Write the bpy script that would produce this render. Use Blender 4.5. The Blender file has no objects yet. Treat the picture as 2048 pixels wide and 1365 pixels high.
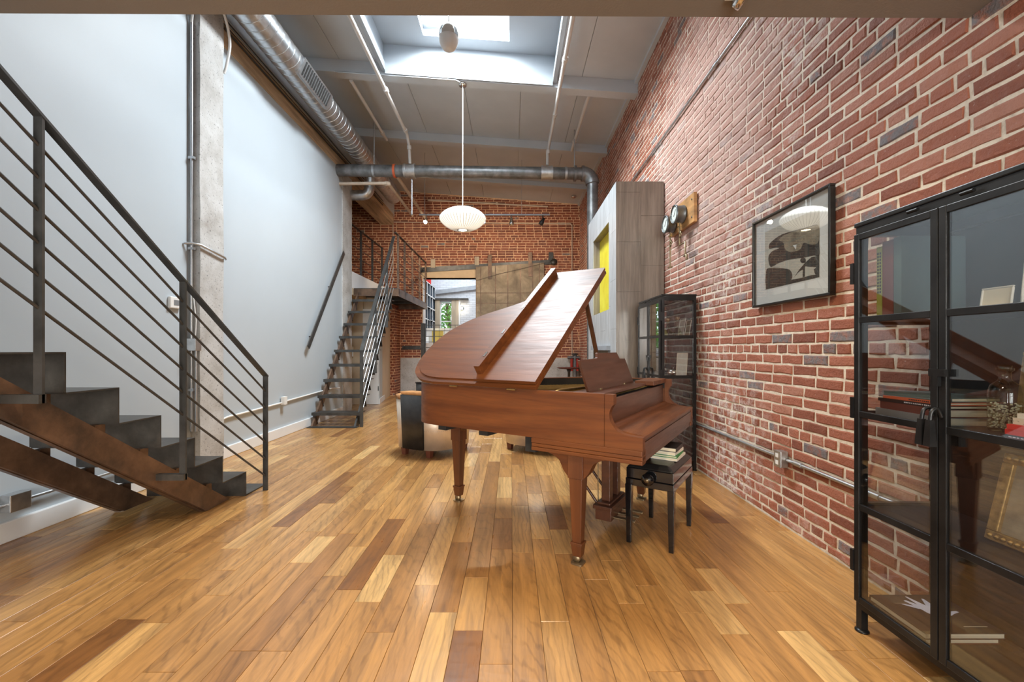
import bpy, math, random
from mathutils import Vector, Matrix
R = random.Random(7)
scene = bpy.context.scene
C = scene.collection
# ------------------------------------------------------------------ camera, world, lights, exposure
H, F, CX, CY = 1.22, 858.0, 1023.0, 698.0      # eye height (m), focal length and principal point (px of 2048x1365)
cam = bpy.data.cameras.new('camera')
cam.sensor_fit = 'HORIZONTAL'; cam.sensor_width = 36.0
cam.lens = 36.0 * F / 2048.0
cam.shift_x = (1024 - CX) / 2048.0
cam.shift_y = (CY - 682.5) / 2048.0
cam.clip_start = 0.02
cam_o = bpy.data.objects.new('camera', cam); C.objects.link(cam_o)
cam_o.location = (0, 0, H); cam_o.rotation_euler = (math.pi / 2, 0, 0)
scene.camera = cam_o
world = bpy.data.worlds.new('sky'); scene.world = world; world.use_nodes = True
world.node_tree.nodes['Background'].inputs[0].default_value = (0.80, 0.90, 1.0, 1)
world.node_tree.nodes['Background'].inputs[1].default_value = 1.6
scene.view_settings.view_transform = 'Standard'; scene.view_settings.look = 'None'
scene.view_settings.gamma = 1.0; scene.view_settings.use_curve_mapping = False
scene.view_settings.exposure = 0.78
scene.cycles.use_denoising = True
scene.cycles.max_bounces = 10; scene.cycles.diffuse_bounces = 6; scene.cycles.glossy_bounces = 5
scene.cycles.transparent_max_bounces = 24; scene.cycles.transmission_bounces = 6
scene.cycles.sample_clamp_indirect = 6.0; scene.cycles.caustics_reflective = False; scene.cycles.caustics_refractive = False
def area(name, loc, rot, sx, sy, power, col):
    l = bpy.data.lights.new(name, 'AREA'); l.shape = 'RECTANGLE'; l.size = sx; l.size_y = sy
    l.energy = power; l.color = col
    o = bpy.data.objects.new(name, l); C.objects.link(o); o.location = loc; o.rotation_euler = rot
    return o
def zc(x): return 5.2 + 0.072 * (1.88 - x)       # sloping roof underside
# roof-light daylight; the rear windows and far-room opening are added to bring in light
area('roof_light_daylight', (-0.645, 5.42, zc(-0.645) + 0.44), (0, -0.072, 0), 1.20, 1.36, 300, (0.90, 0.96, 1.0))
area('lower_rear_fill', (-0.3, -4.15, 1.65), (math.pi / 2, 0, 0), 4.0, 1.7, 270, (1.0, 0.95, 0.88))
area('upper_rear_fill', (-0.5, -4.15, 4.1), (math.pi / 2, 0, 0), 4.2, 1.6, 35, (0.93, 0.97, 1.0))
area('far_room_fill', (-1.6, 14.2, 4.72), (0, 0, 0), 2.4, 2.6, 60, (0.92, 0.97, 1.0))
def lamp(name, kind, loc, power, col, rot=(0, 0, 0), r=0.03, parent=None, spot=70):
    l = bpy.data.lights.new(name, kind); l.energy = power; l.color = col
    l.shadow_soft_size = r
    if kind == 'SPOT': l.spot_size = math.radians(spot); l.spot_blend = 0.6
    o = bpy.data.objects.new(name, l); C.objects.link(o); o.location = loc; o.rotation_euler = rot
    if parent: o.parent = parent
    return o

# ------------------------------------------------------------------ mesh builder
class MB:
    def __init__(s): s.v = []; s.f = []; s.sm = []; s.col = []; s.cur = None
    def add(s, vs, fs, smooth=False):
        b = len(s.v); s.v += [tuple(v) for v in vs]
        for f in fs: s.f.append(tuple(i + b for i in f)); s.sm.append(smooth)
        s.col += [s.cur] * len(vs)
        return s
    def box(s, x0, x1, y0, y1, z0, z1):
        return s.add([(x0,y0,z0),(x1,y0,z0),(x1,y1,z0),(x0,y1,z0),(x0,y0,z1),(x1,y0,z1),(x1,y1,z1),(x0,y1,z1)],
            [(0,3,2,1),(4,5,6,7),(0,1,5,4),(1,2,6,5),(2,3,7,6),(3,0,4,7)])
    def hexa(s, b, t):
        """b and t: four corners each, counter-clockwise seen from t."""
        return s.add(list(b) + list(t), [(0,3,2,1),(4,5,6,7),(0,1,5,4),(1,2,6,5),(2,3,7,6),(3,0,4,7)])
    def bar(s, p, q, w, h, up=(0,0,1)):
        p = Vector(p); q = Vector(q); d = (q - p).normalized(); u = Vector(up)
        if abs(d.dot(u)) > 0.999: u = Vector((0,1,0))
        a = d.cross(u).normalized(); b = a.cross(d).normalized()
        a = a * (w / 2); b = b * (h / 2)
        return s.hexa([p-a-b, p+a-b, p+a+b, p-a+b][::-1], [q-a-b, q+a-b, q+a+b, q-a+b][::-1])
    def taper(s, cx, cy, z0, z1, a0, a1, b0=None, b1=None):
        b0 = a0 if b0 is None else b0; b1 = a1 if b1 is None else b1
        return s.hexa([(cx-a0/2,cy-b0/2,z0),(cx+a0/2,cy-b0/2,z0),(cx+a0/2,cy+b0/2,z0),(cx-a0/2,cy+b0/2,z0)],
                      [(cx-a1/2,cy-b1/2,z1),(cx+a1/2,cy-b1/2,z1),(cx+a1/2,cy+b1/2,z1),(cx-a1/2,cy+b1/2,z1)])
    def tube(s, pts, r, n=10, radii=None, cap=True):
        pts = [Vector(p) for p in pts]; m = len(pts); rings = []; prev = None
        for i, p in enumerate(pts):
            if i == 0: d = pts[1] - p
            elif i == m - 1: d = p - pts[i-1]
            else: d = (pts[i+1] - p).normalized() + (p - pts[i-1]).normalized()
            d.normalize()
            if prev is None:
                u = Vector((0,0,1)) if abs(d.z) < 0.9 else Vector((0,1,0))
                a = d.cross(u).normalized()
            else:
                a = (prev - d * prev.dot(d)).normalized()
            prev = a; b = d.cross(a); rr = radii[i] if radii else r
            rings.append([p + a * (rr * math.cos(2*math.pi*k/n)) + b * (rr * math.sin(2*math.pi*k/n)) for k in range(n)])
        vs = [v for ring in rings for v in ring]; fs = []
        for i in range(m - 1):
            for k in range(n):
                fs.append((i*n+k, i*n+(k+1)%n, (i+1)*n+(k+1)%n, (i+1)*n+k))
        s.add(vs, fs, True)
        if cap:
            s.add(rings[0], [tuple(reversed(range(n)))]); s.add(rings[-1], [tuple(range(n))])
        return s
    def lathe(s, prof, n=24, c=(0,0,0), M=None, smooth=True, a0=0.0, a1=2*math.pi):
        full = abs(a1 - a0 - 2*math.pi) < 1e-6; cols = n if full else n + 1
        vs = []; fs = []
        for k in range(cols):
            t = a0 + (a1 - a0) * k / n
            for r, z in prof:
                v = Vector((r*math.cos(t), r*math.sin(t), z))
                if M: v = M @ v
                vs.append(v + Vector(c))
        m = len(prof)
        for k in range(n):
            k2 = (k + 1) % cols
            for i in range(m - 1):
                fs.append((k*m+i, k2*m+i, k2*m+i+1, k*m+i+1))
        return s.add(vs, fs, smooth)
    def prism(s, poly, fn, smooth=False):
        """poly: list of (a,b); fn(a,b,k) -> 3-D point, k = 0 or 1 for the two faces."""
        n = len(poly)
        vs = [fn(a, b, 0) for a, b in poly] + [fn(a, b, 1) for a, b in poly]
        s.add(vs, [tuple(reversed(range(n))), tuple(range(n, 2*n))])
        s.add(vs, [(i, (i+1) % n, n + (i+1) % n, n + i) for i in range(n)], smooth)
        return s
    def rprism(s, x0, x1, y0, y1, z0, z1, r, n=6):
        """box with its four vertical edges rounded"""
        pts = []
        for cx, cy, a in ((x1-r, y1-r, 0), (x0+r, y1-r, 90), (x0+r, y0+r, 180), (x1-r, y0+r, 270)):
            for k in range(n + 1):
                t = math.radians(a + 90.0 * k / n); pts.append((cx + r*math.cos(t), cy + r*math.sin(t)))
        return s.prism(pts, lambda a, b, k: (a, b, z1 if k else z0), True)
    def mesh(s, name, mat, shift=None):
        me = bpy.data.meshes.new(name)
        vs = s.v if shift is None else [(v[0]-shift[0], v[1]-shift[1], v[2]-shift[2]) for v in s.v]
        me.from_pydata(vs, [], s.f)
        me.polygons.foreach_set('use_smooth', s.sm)
        if s.col and s.col[0] is not None:
            at = me.attributes.new('rnd', 'FLOAT_COLOR', 'POINT')
            flat = []
            for c in s.col: flat += [c[0], c[1], c[2], 1.0]
            at.data.foreach_set('color', flat)
        if mat: me.materials.append(MAT[mat])
        me.update()
        return me
    def build(s, name, mat, parent=None, bev=0.0, seg=2, kind=None, label=None):
        o = bpy.data.objects.new(name, s.mesh(name, mat)); C.objects.link(o)
        if parent: o.parent = parent
        if bev:
            m = o.modifiers.new('edge', 'BEVEL'); m.width = bev; m.segments = seg; m.limit_method = 'ANGLE'; m.angle_limit = 0.6
        if kind: o['kind'] = kind
        if label: o['label'] = label
        return o
    def solo(s, name, mat, label, cat, group=None, kind=None, bev=0.0):
        """a one-mesh top-level thing with its origin at the middle of its base"""
        xs = [v[0] for v in s.v]; ys = [v[1] for v in s.v]; zs = [v[2] for v in s.v]
        c = ((min(xs)+max(xs))/2, (min(ys)+max(ys))/2, min(zs))
        o = bpy.data.objects.new(name, s.mesh(name, mat, c)); C.objects.link(o); o.location = c
        if bev:
            m = o.modifiers.new('edge', 'BEVEL'); m.width = bev; m.segments = 2; m.limit_method = 'ANGLE'; m.angle_limit = 0.6
        return tag(o, label, cat, group, kind)
def tag(o, label, cat, group=None, kind=None):
    o['label'] = label; o['category'] = cat
    if group: o['group'] = group
    if kind: o['kind'] = kind
    return o
def thing(name, label, cat, loc=(0,0,0), rz=0.0, group=None, kind=None):
    o = bpy.data.objects.new(name, None); C.objects.link(o); o.empty_display_size = 0.1
    o.location = loc; o.rotation_euler = (0, 0, rz)
    return tag(o, label, cat, group, kind)
def copy_tree(o, parent=None):
    c = o.copy(); C.objects.link(c); c.parent = parent
    for ch in list(o.children): copy_tree(ch, c)
    return c
def proj(x, y, z):
    y = max(y, 0.05)
    return CX + F * x / y, CY - F * (z - H) / y
def arc(cx, cy, r, a0, a1, n):
    return [(cx + r*math.cos(math.radians(a0 + (a1-a0)*k/n)), cy + r*math.sin(math.radians(a0 + (a1-a0)*k/n))) for k in range(n + 1)]
def smooth_path(pts, n=8, closed=False):
    """Catmull-Rom through 2-D or 3-D points"""
    P = [Vector(p) for p in pts]; out = []; m = len(P)
    rng = range(m) if closed else range(m - 1)
    for i in rng:
        p0 = P[(i-1) % m] if closed or i > 0 else P[0]; p1 = P[i]; p2 = P[(i+1) % m]
        p3 = P[(i+2) % m] if closed or i + 2 < m else P[-1]
        for k in range(n):
            t = k / n
            out.append(0.5*((2*p1) + (p2-p0)*t + (2*p0-5*p1+4*p2-p3)*t*t + (3*p1-p0-3*p2+p3)*t*t*t))
    if not closed: out.append(P[-1])
    return [tuple(v) for v in out]
def text_mesh(body, size, name):
    cu = bpy.data.curves.new(name, 'FONT'); cu.body = body; cu.size = size; cu.align_x = 'CENTER'; cu.align_y = 'CENTER'
    cu.extrude = 0.0004
    o = bpy.data.objects.new(name, cu); C.objects.link(o)
    dg = bpy.context.evaluated_depsgraph_get()
    me = bpy.data.meshes.new_from_object(o.evaluated_get(dg))
    bpy.data.objects.remove(o); bpy.data.curves.remove(cu)
    return me
def text_part(body, size, mat, parent, M, name='lettering'):
    me = text_mesh(body, size, name); me.materials.clear(); me.materials.append(MAT[mat])
    o = bpy.data.objects.new(name, me); C.objects.link(o); o.parent = parent; o.matrix_local = M
    return o

# ------------------------------------------------------------------ materials
MAT = {}
class NT:
    def __init__(s, name):
        m = bpy.data.materials.new(name); m.use_nodes = True; s.m = m; s.t = m.node_tree; MAT[name] = m
        s.p = s.t.nodes['Principled BSDF']; s.out = s.t.nodes['Material Output']
    def n(s, typ, **kw):
        x = s.t.nodes.new(typ)
        for k, v in kw.items(): setattr(x, k, v)
        return x
    def l(s, a, b): s.t.links.new(a, b)
    def coord(s, scale=(1,1,1), kind='Object', offset=None):
        tc = s.n('ShaderNodeTexCoord'); mp = s.n('ShaderNodeMapping'); mp.inputs['Scale'].default_value = scale
        s.l(tc.outputs[kind], mp.inputs['Vector'])
        if offset is not None: s.l(offset, mp.inputs['Location'])
        return mp.outputs['Vector']
    def noise(s, vec, scale, detail=4, rough=0.55, dist=0.0):
        x = s.n('ShaderNodeTexNoise'); x.inputs['Scale'].default_value = scale; x.inputs['Detail'].default_value = detail
        x.inputs['Roughness'].default_value = rough; x.inputs['Distortion'].default_value = dist
        s.l(vec, x.inputs['Vector']); return x.outputs['Fac']
    def ramp(s, fac, stops):
        r = s.n('ShaderNodeValToRGB'); e = r.color_ramp.elements
        while len(e) < len(stops): e.new(0.5)
        for i, (p, c) in enumerate(stops):
            e[i].position = p; e[i].color = (c[0], c[1], c[2], 1) if not isinstance(c, (int, float)) else (c, c, c, 1)
        s.l(fac, r.inputs['Fac']); return r.outputs['Color']
    def mix(s, fac, a, b, mode='MIX'):
        x = s.n('ShaderNodeMix', data_type='RGBA', blend_type=mode)
        for i, v in ((0, fac), (6, a), (7, b)):
            if isinstance(v, (int, float)): x.inputs[i].default_value = v
            elif isinstance(v, tuple): x.inputs[i].default_value = (v[0], v[1], v[2], 1)
            else: s.l(v, x.inputs[i])
        return x.outputs[2]
    def math(s, op, a, b=0.0):
        x = s.n('ShaderNodeMath', operation=op)
        for i, v in ((0, a), (1, b)):
            if isinstance(v, (int, float)): x.inputs[i].default_value = v
            else: s.l(v, x.inputs[i])
        return x.outputs[0]
    def bump(s, h, strength=0.3, dist=0.01):
        b = s.n('ShaderNodeBump'); b.inputs['Strength'].default_value = strength; b.inputs['Distance'].default_value = dist
        s.l(h, b.inputs['Height']); s.l(b.outputs['Normal'], s.p.inputs['Normal'])
    def set(s, **kw):
        for k, v in kw.items():
            i = s.p.inputs[k.replace('_', ' ')]
            if isinstance(v, (int, float)): i.default_value = v
            elif isinstance(v, tuple): i.default_value = (v[0], v[1], v[2], 1)
            else: s.l(v, i)
        return s
def plain(name, col, rough=0.5, metal=0.0, var=0.12, scale=6.0, bump=0.0, bscale=60.0, coat=0.0, vscale=(1,1,1), spec=0.5):
    k = NT(name); v = k.coord(vscale)
    n = k.noise(v, scale, 5)
    lo = tuple(c * (1 - var) for c in col); hi = tuple(min(1, c * (1 + var)) for c in col)
    k.set(Base_Color=k.ramp(n, [(0.3, lo), (0.7, hi)]), Roughness=rough, Metallic=metal, Coat_Weight=coat)
    k.p.inputs['Specular IOR Level'].default_value = spec; k.p.inputs['Coat Roughness'].default_value = 0.12
    if bump: k.bump(k.noise(v, bscale, 6), bump, 0.004)
    return k
plain('white_wall', (0.475, 0.53, 0.575), 0.45, var=0.02, scale=1.2, bump=0.08, bscale=180)
plain('white_trim', (0.80, 0.81, 0.82), 0.35, var=0.02)
plain('ceiling_grey', (0.58, 0.625, 0.665), 0.5, var=0.05, scale=2, bump=0.05)
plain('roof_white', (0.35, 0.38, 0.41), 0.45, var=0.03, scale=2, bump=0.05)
plain('soffit', (0.25, 0.235, 0.215), 0.6, var=0.04, scale=3, bump=0.15, bscale=120)
plain('beige_wall', (0.62, 0.50, 0.36), 0.6, var=0.06, scale=3)
plain('plaster_lintel', (0.66, 0.50, 0.32), 0.7, var=0.1, scale=4, bump=0.2)
plain('steel_dark', (0.075, 0.074, 0.072), 0.42, 0.6, var=0.3, scale=9, bump=0.06, bscale=90)
plain('cabinet_steel', (0.022, 0.022, 0.023), 0.36, 0.6, var=0.35, scale=8, bump=0.05, bscale=120)
plain('pipe_black', (0.21, 0.215, 0.22), 0.4, 0.6, var=0.45, scale=7, bump=0.12, bscale=50)
plain('pipe_white', (0.66, 0.65, 0.63), 0.4, var=0.05)
plain('pipe_beige', (0.58, 0.48, 0.38), 0.5, var=0.08)
plain('orange_clamp', (0.62, 0.12, 0.04), 0.5)
plain('galvanised', (0.56, 0.575, 0.59), 0.33, 0.9, var=0.2, scale=14)
plain('conduit', (0.52, 0.54, 0.56), 0.36, 0.9, var=0.1)
plain('wire_black', (0.02, 0.02, 0.02), 0.5)
plain('chrome', (0.75, 0.74, 0.72), 0.16, 1.0, var=0.04)
plain('brass', (0.55, 0.40, 0.18), 0.35, 1.0, var=0.25, scale=20)
plain('old_brass', (0.30, 0.23, 0.14), 0.45, 0.9, var=0.3, scale=20)
plain('black_lacquer', (0.006, 0.006, 0.007), 0.08, var=0.2, coat=0.6)
plain('black_vinyl', (0.012, 0.012, 0.012), 0.3, bump=0.1, bscale=300)
plain('leather_black', (0.016, 0.014, 0.013), 0.34, var=0.5, scale=12, bump=0.25, bscale=120)
plain('leather_tan', (0.50, 0.24, 0.09), 0.45, var=0.35, scale=9, bump=0.2, bscale=120)
plain('leather_foot', (0.12, 0.035, 0.02), 0.4)
plain('sheet_metal', (0.68, 0.58, 0.48), 0.45, 0.7, var=0.14, scale=5, bump=0.05, bscale=20)
plain('mat_board', (0.84, 0.84, 0.82), 0.7, var=0.01)
plain('print_dark', (0.055, 0.048, 0.040), 0.7, var=0.6, scale=14)
plain('print_mid', (0.30, 0.25, 0.18), 0.7, var=0.5, scale=10)
plain('print_pale', (0.60, 0.56, 0.48), 0.7, var=0.12, scale=4)
plain('frame_black', (0.012, 0.011, 0.010), 0.3)
plain('gilt', (0.40, 0.24, 0.08), 0.4, 0.6, var=0.4, scale=40, bump=0.4, bscale=90)
plain('paper', (0.74, 0.66, 0.50), 0.8, var=0.08, scale=3)
plain('paper_edge', (0.70, 0.62, 0.46), 0.85, var=0.2, scale=2, vscale=(1, 1, 120))
plain('cloth_red', (0.62, 0.025, 0.02), 0.6)
plain('cloth_orange', (0.50, 0.10, 0.04), 0.6)
plain('cloth_black', (0.012, 0.012, 0.014), 0.4)
plain('cloth_teal', (0.05, 0.085, 0.085), 0.5)
plain('cloth_brown', (0.12, 0.035, 0.028), 0.5)
plain('cloth_silver', (0.33, 0.34, 0.35), 0.35, 0.5)
plain('cloth_white', (0.74, 0.70, 0.62), 0.6)
plain('cloth_olive', (0.24, 0.27, 0.06), 0.6)
plain('cloth_green', (0.03, 0.20, 0.05), 0.6)
plain('cloth_grey', (0.20, 0.21, 0.22), 0.6)
plain('cloth_blueblack', (0.018, 0.018, 0.026), 0.3)
plain('ink', (0.02, 0.02, 0.02), 0.6)
plain('ink_pale', (0.62, 0.60, 0.68), 0.6)
plain('wood_board', (0.46, 0.24, 0.09), 0.5, var=0.4, scale=5, vscale=(1, 0.2, 3), bump=0.1)
plain('wood_beam', (0.50, 0.37, 0.24), 0.65, var=0.45, scale=3, vscale=(4, 0.35, 4), bump=0.3, bscale=30)
plain('wood_casing', (0.46, 0.38, 0.28), 0.6, var=0.25, scale=3, vscale=(5, 5, 0.4))
plain('gauge_case', (0.17, 0.19, 0.20), 0.4, 0.8, var=0.3)
plain('gauge_face', (0.66, 0.72, 0.68), 0.4, var=0.05)
plain('plastic_white', (0.80, 0.80, 0.78), 0.35, var=0.02)
plain('red_paint', (0.36, 0.03, 0.02), 0.45)
plain('grey_paint', (0.30, 0.33, 0.37), 0.5)
plain('shelf_blue', (0.10, 0.13, 0.17), 0.5)
plain('upholstery_white', (0.82, 0.84, 0.86), 0.8)
plain('cushion_yellow', (0.55, 0.42, 0.10), 0.8)
plain('green_leaf', (0.16, 0.36, 0.05), 0.6, var=0.6, scale=3)
plain('fire_black', (0.01, 0.01, 0.011), 0.3)
plain('subfloor', (0.10, 0.055, 0.025), 0.8)
plain('opal', (0.72, 0.71, 0.69), 0.35, var=0.01)
plain('soundboard', (0.36, 0.22, 0.08), 0.35, 0.5, var=0.2)
plain('felt', (0.02, 0.018, 0.016), 0.9)
plain('ceramic', (0.62, 0.56, 0.22), 0.25, var=0.35, scale=12)
plain('silver', (0.60, 0.57, 0.52), 0.25, 1.0, var=0.25, scale=20)
def glow(name, col, strength):
    k = NT(name); k.set(Base_Color=(0.9, 0.88, 0.82), Roughness=0.5)
    k.p.inputs['Emission Color'].default_value = (*col, 1); k.p.inputs['Emission Strength'].default_value = strength
glow('lamp_shade', (1.0, 0.93, 0.80), 0.5)
glow('lamp_rib', (1.0, 0.9, 0.75), 0.12)
MAT['lamp_rib'].node_tree.nodes['Principled BSDF'].inputs['Base Color'].default_value = (0.45, 0.42, 0.38, 1)
glow('bulb', (1.0, 0.82, 0.52), 45.0)
def thin_glass(name, tint=(1, 1, 1), base=0.035, gain=1.0):
    k = NT(name); k.t.nodes.remove(k.p)
    tr = k.n('ShaderNodeBsdfTransparent'); tr.inputs[0].default_value = (*tint, 1)
    gl = k.n('ShaderNodeBsdfGlossy'); gl.inputs['Roughness'].default_value = 0.0
    lw = k.n('ShaderNodeLayerWeight'); lw.inputs['Blend'].default_value = 0.5
    fr = k.math('ADD', base, k.math('MULTIPLY', k.math('POWER', lw.outputs['Facing'], 5.0), 0.9 - base))
    ms = k.n('ShaderNodeMixShader'); k.l(k.math('MULTIPLY', fr, gain), ms.inputs[0])
    k.l(tr.outputs[0], ms.inputs[1]); k.l(gl.outputs[0], ms.inputs[2]); k.l(ms.outputs[0], k.out.inputs['Surface'])
thin_glass('glass', (0.96, 0.97, 0.97), gain=3.0)
thin_glass('glass_smoke', (0.90, 0.91, 0.92), gain=2.8)
thin_glass('glass_clear', (0.97, 0.98, 0.98), gain=1.0)
thin_glass('bottle_glass', (0.80, 0.84, 0.74), gain=1.6)

def old_film(k, c):
    """worn film of old pale paint left on the middle of the wall, over bricks and joints alike"""
    g = k.n('ShaderNodeNewGeometry'); d = k.n('ShaderNodeVectorMath', operation='SUBTRACT'); k.l(g.outputs['Position'], d.inputs[0]); d.inputs[1].default_value = (XR_, 4.35, 3.25)
    sc = k.n('ShaderNodeVectorMath', operation='MULTIPLY'); k.l(d.outputs[0], sc.inputs[0]); sc.inputs[1].default_value = (0.0, 0.62, 0.56)
    ln = k.n('ShaderNodeVectorMath', operation='LENGTH'); k.l(sc.outputs[0], ln.inputs[0])
    t = k.math('ADD', ln.outputs['Value'], k.math('MULTIPLY', k.math('SUBTRACT', k.noise(k.coord(), 2.2, 8, 0.68), 0.5), 1.5))
    return k.mix(k.ramp(t, [(0.50, 0.62), (0.95, 0.0)]), c, (0.56, 0.37, 0.31))
XR_ = 1.88
def make_brick(name, stops, blue, wash, bumps=0.5, rough=0.62, film=False):
    k = NT(name); at = k.n('ShaderNodeAttribute', attribute_name='rnd')
    sp = k.n('ShaderNodeSeparateColor'); k.l(at.outputs['Color'], sp.inputs[0])
    v = k.coord(); base = k.ramp(sp.outputs[0], stops)
    n1 = k.noise(v, 22, 6, 0.65)
    c = k.mix(k.math('MULTIPLY', n1, 0.55), base, k.mix(0.5, base, (0.05, 0.02, 0.018)), 'MIX')
    n4 = k.noise(v, 9, 4, 0.6)
    c = k.mix(k.ramp(n4, [(0.52, 0.0), (0.75, 0.45)]), c, (0.36, 0.12, 0.055))
    bl = k.math('GREATER_THAN', sp.outputs[2], 1 - blue)
    c = k.mix(k.math('MULTIPLY', bl, k.ramp(n1, [(0.3, 0.0), (0.55, 0.9)])), c, (0.16, 0.165, 0.18))
    n2 = k.noise(v, 0.85, 5, 0.6); n3 = k.noise(v, 14, 5, 0.7)
    w = k.math('MULTIPLY', k.ramp(n2, [(0.50, 0.0), (0.66, 1.0)]), k.ramp(n3, [(0.44, 0.0), (0.62, 1.0)]))
    w2 = k.ramp(k.noise(v, 55, 3, 0.6), [(0.66, 0.0), (0.74, 0.6)])
    c = k.mix(k.math('MULTIPLY', k.math('ADD', w, k.math('MULTIPLY', w2, 0.5)), wash), c, (0.70, 0.61, 0.57))
    if film: c = old_film(k, c)
    k.set(Base_Color=c, Roughness=k.ramp(n3, [(0.3, rough - 0.12), (0.7, rough + 0.1)]))
    k.p.inputs['Specular IOR Level'].default_value = 0.6
    k.bump(k.math('ADD', k.noise(v, 70, 8, 0.7), k.math('MULTIPLY', k.noise(v, 18, 4, 0.6), 1.5)), bumps, 0.010)
make_brick('brick_red', [(0.0, (0.25, 0.072, 0.038)), (0.35, (0.39, 0.118, 0.062)), (0.7, (0.46, 0.158, 0.092)), (1.0, (0.52, 0.235, 0.16))], 0.06, 1.0, 0.9, 0.7, film=True)
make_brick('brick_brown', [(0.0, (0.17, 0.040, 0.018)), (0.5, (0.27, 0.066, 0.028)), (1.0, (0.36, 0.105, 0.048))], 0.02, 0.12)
k = NT('mortar_pale'); v = k.coord(); n1 = k.noise(v, 25, 6, 0.65)
k.set(Base_Color=old_film(k, k.ramp(n1, [(0.25, (0.54, 0.45, 0.36)), (0.5, (0.76, 0.67, 0.55)), (0.75, (0.84, 0.77, 0.66))])), Roughness=0.85); k.bump(k.noise(v, 60, 8, 0.7), 0.8, 0.008)
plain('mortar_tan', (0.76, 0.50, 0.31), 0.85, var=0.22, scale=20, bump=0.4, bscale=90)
k = NT('concrete'); v = k.coord(); n1 = k.noise(v, 3.5, 8, 0.65); n2 = k.noise(v, 45, 4, 0.6)
pit = k.ramp(n2, [(0.30, 0.25), (0.40, 1.0)])
c = k.mix(1.0, k.ramp(n1, [(0.25, (0.32, 0.295, 0.27)), (0.5, (0.48, 0.47, 0.455)), (0.75, (0.60, 0.60, 0.60))]), pit, 'MULTIPLY')
k.set(Base_Color=c, Roughness=0.8); k.bump(n2, 0.5, 0.006)
k = NT('metal_door'); v = k.coord(); n1 = k.noise(v, 2.2, 7, 0.62, 0.6); n2 = k.noise(k.coord((6, 1, 0.5)), 2.5, 5)
c = k.mix(k.math('MULTIPLY', n2, 0.5), k.ramp(n1, [(0.30, (0.09, 0.065, 0.04)), (0.5, (0.24, 0.185, 0.12)), (0.70, (0.46, 0.37, 0.26))]), (0.16, 0.12, 0.08))
k.set(Base_Color=c, Roughness=0.5, Metallic=0.35)
k = NT('rust_steel'); v = k.coord(); n1 = k.noise(v, 5, 7, 0.65)
k.set(Base_Color=k.ramp(n1, [(0.3, (0.06, 0.042, 0.032)), (0.5, (0.145, 0.088, 0.058)), (0.72, (0.24, 0.145, 0.092))]), Roughness=0.42, Metallic=0.45); k.bump(k.noise(v, 80, 5), 0.08, 0.003)
k = NT('plate_steel'); v = k.coord(); n1 = k.noise(v, 4, 7, 0.65)
k.set(Base_Color=k.ramp(n1, [(0.3, (0.05, 0.047, 0.044)), (0.55, (0.10, 0.095, 0.088)), (0.75, (0.17, 0.155, 0.14))]), Roughness=0.36, Metallic=0.7)
def wood(name, dark, mid, light, axis, rough=0.3, coat=0.4, per_piece=False, fine=26.0, spec=0.5):
    k = NT(name); sc = {'x': (0.08, 1, 1), 'y': (1, 0.08, 1), 'z': (1, 1, 0.08)}[axis]
    off = None
    if per_piece:
        at = k.n('ShaderNodeAttribute', attribute_name='rnd')
        vm = k.n('ShaderNodeVectorMath', operation='SCALE'); vm.inputs['Scale'].default_value = 37.0
        k.l(at.outputs['Vector'], vm.inputs[0]); off = vm.outputs[0]
    v = k.coord(sc, offset=off); sl = k.coord((1, 0.25, 1) if axis == 'y' else sc, offset=off)
    n1 = k.noise(v, fine, 7, 0.62, 0.4); n2 = k.noise(v, 5.0, 5, 0.6, 2.2)
    if per_piece:
        sp = k.n('ShaderNodeSeparateColor'); k.l(at.outputs['Color'], sp.inputs[0])
        base = k.ramp(sp.outputs[0], [(0.0, dark), (0.22, tuple((a+b)/2 for a, b in zip(dark, mid))), (0.6, mid), (0.88, tuple((a+b)/2 for a, b in zip(light, mid))), (1.0, light)])
        rings = k.n('ShaderNodeTexWave', wave_type='RINGS', rings_direction='SPHERICAL'); rings.inputs['Scale'].default_value = 13.0
        rings.inputs['Distortion'].default_value = 7.0; rings.inputs['Detail'].default_value = 3.0; rings.inputs['Detail Scale'].default_value = 1.3
        k.l(sl, rings.inputs['Vector'])
        c = k.mix(k.math('MULTIPLY', k.ramp(rings.outputs['Fac'], [(0.0, 0.8), (0.30, 0.0)]), k.ramp(n2, [(0.38, 0.05), (0.68, 0.9)])), base, k.mix(0.62, base, (0.06, 0.022, 0.008)))
        c = k.mix(k.ramp(n2, [(0.45, 0.0), (0.85, 0.75)]), c, k.mix(0.65, base, (0.10, 0.04, 0.015)))
    else:
        c = k.ramp(n2, [(0.25, dark), (0.5, mid), (0.78, light)])
    c = k.mix(k.math('MULTIPLY', k.ramp(n1, [(0.35, 1.0), (0.62, 0.0)]), 0.6 if per_piece else 0.42), c, k.mix(0.65, c, (0.03, 0.012, 0.005)))
    k.set(Base_Color=c, Roughness=k.ramp(n1, [(0.3, rough + 0.08), (0.7, rough - 0.04)]), Coat_Weight=coat)
    k.p.inputs['Coat Roughness'].default_value = 0.16; k.p.inputs['Specular IOR Level'].default_value = spec
    if per_piece: k.bump(k.noise(k.coord((1, 3.0, 1)), 5.0, 2), 0.10, 0.01)
    else: k.bump(n1, 0.03, 0.002)
wood('floor_wood', (0.285, 0.118, 0.034), (0.575, 0.295, 0.094), (0.80, 0.50, 0.20), 'y', 0.30, 0.3, True)
wood('mahogany', (0.070, 0.019, 0.005), (0.138, 0.041, 0.0105), (0.205, 0.068, 0.018), 'y', 0.44, 0.0, spec=0.40, fine=48)
wood('mahogany_x', (0.070, 0.019, 0.005), (0.138, 0.041, 0.0105), (0.205, 0.068, 0.018), 'x', 0.40, 0.05)
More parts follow.
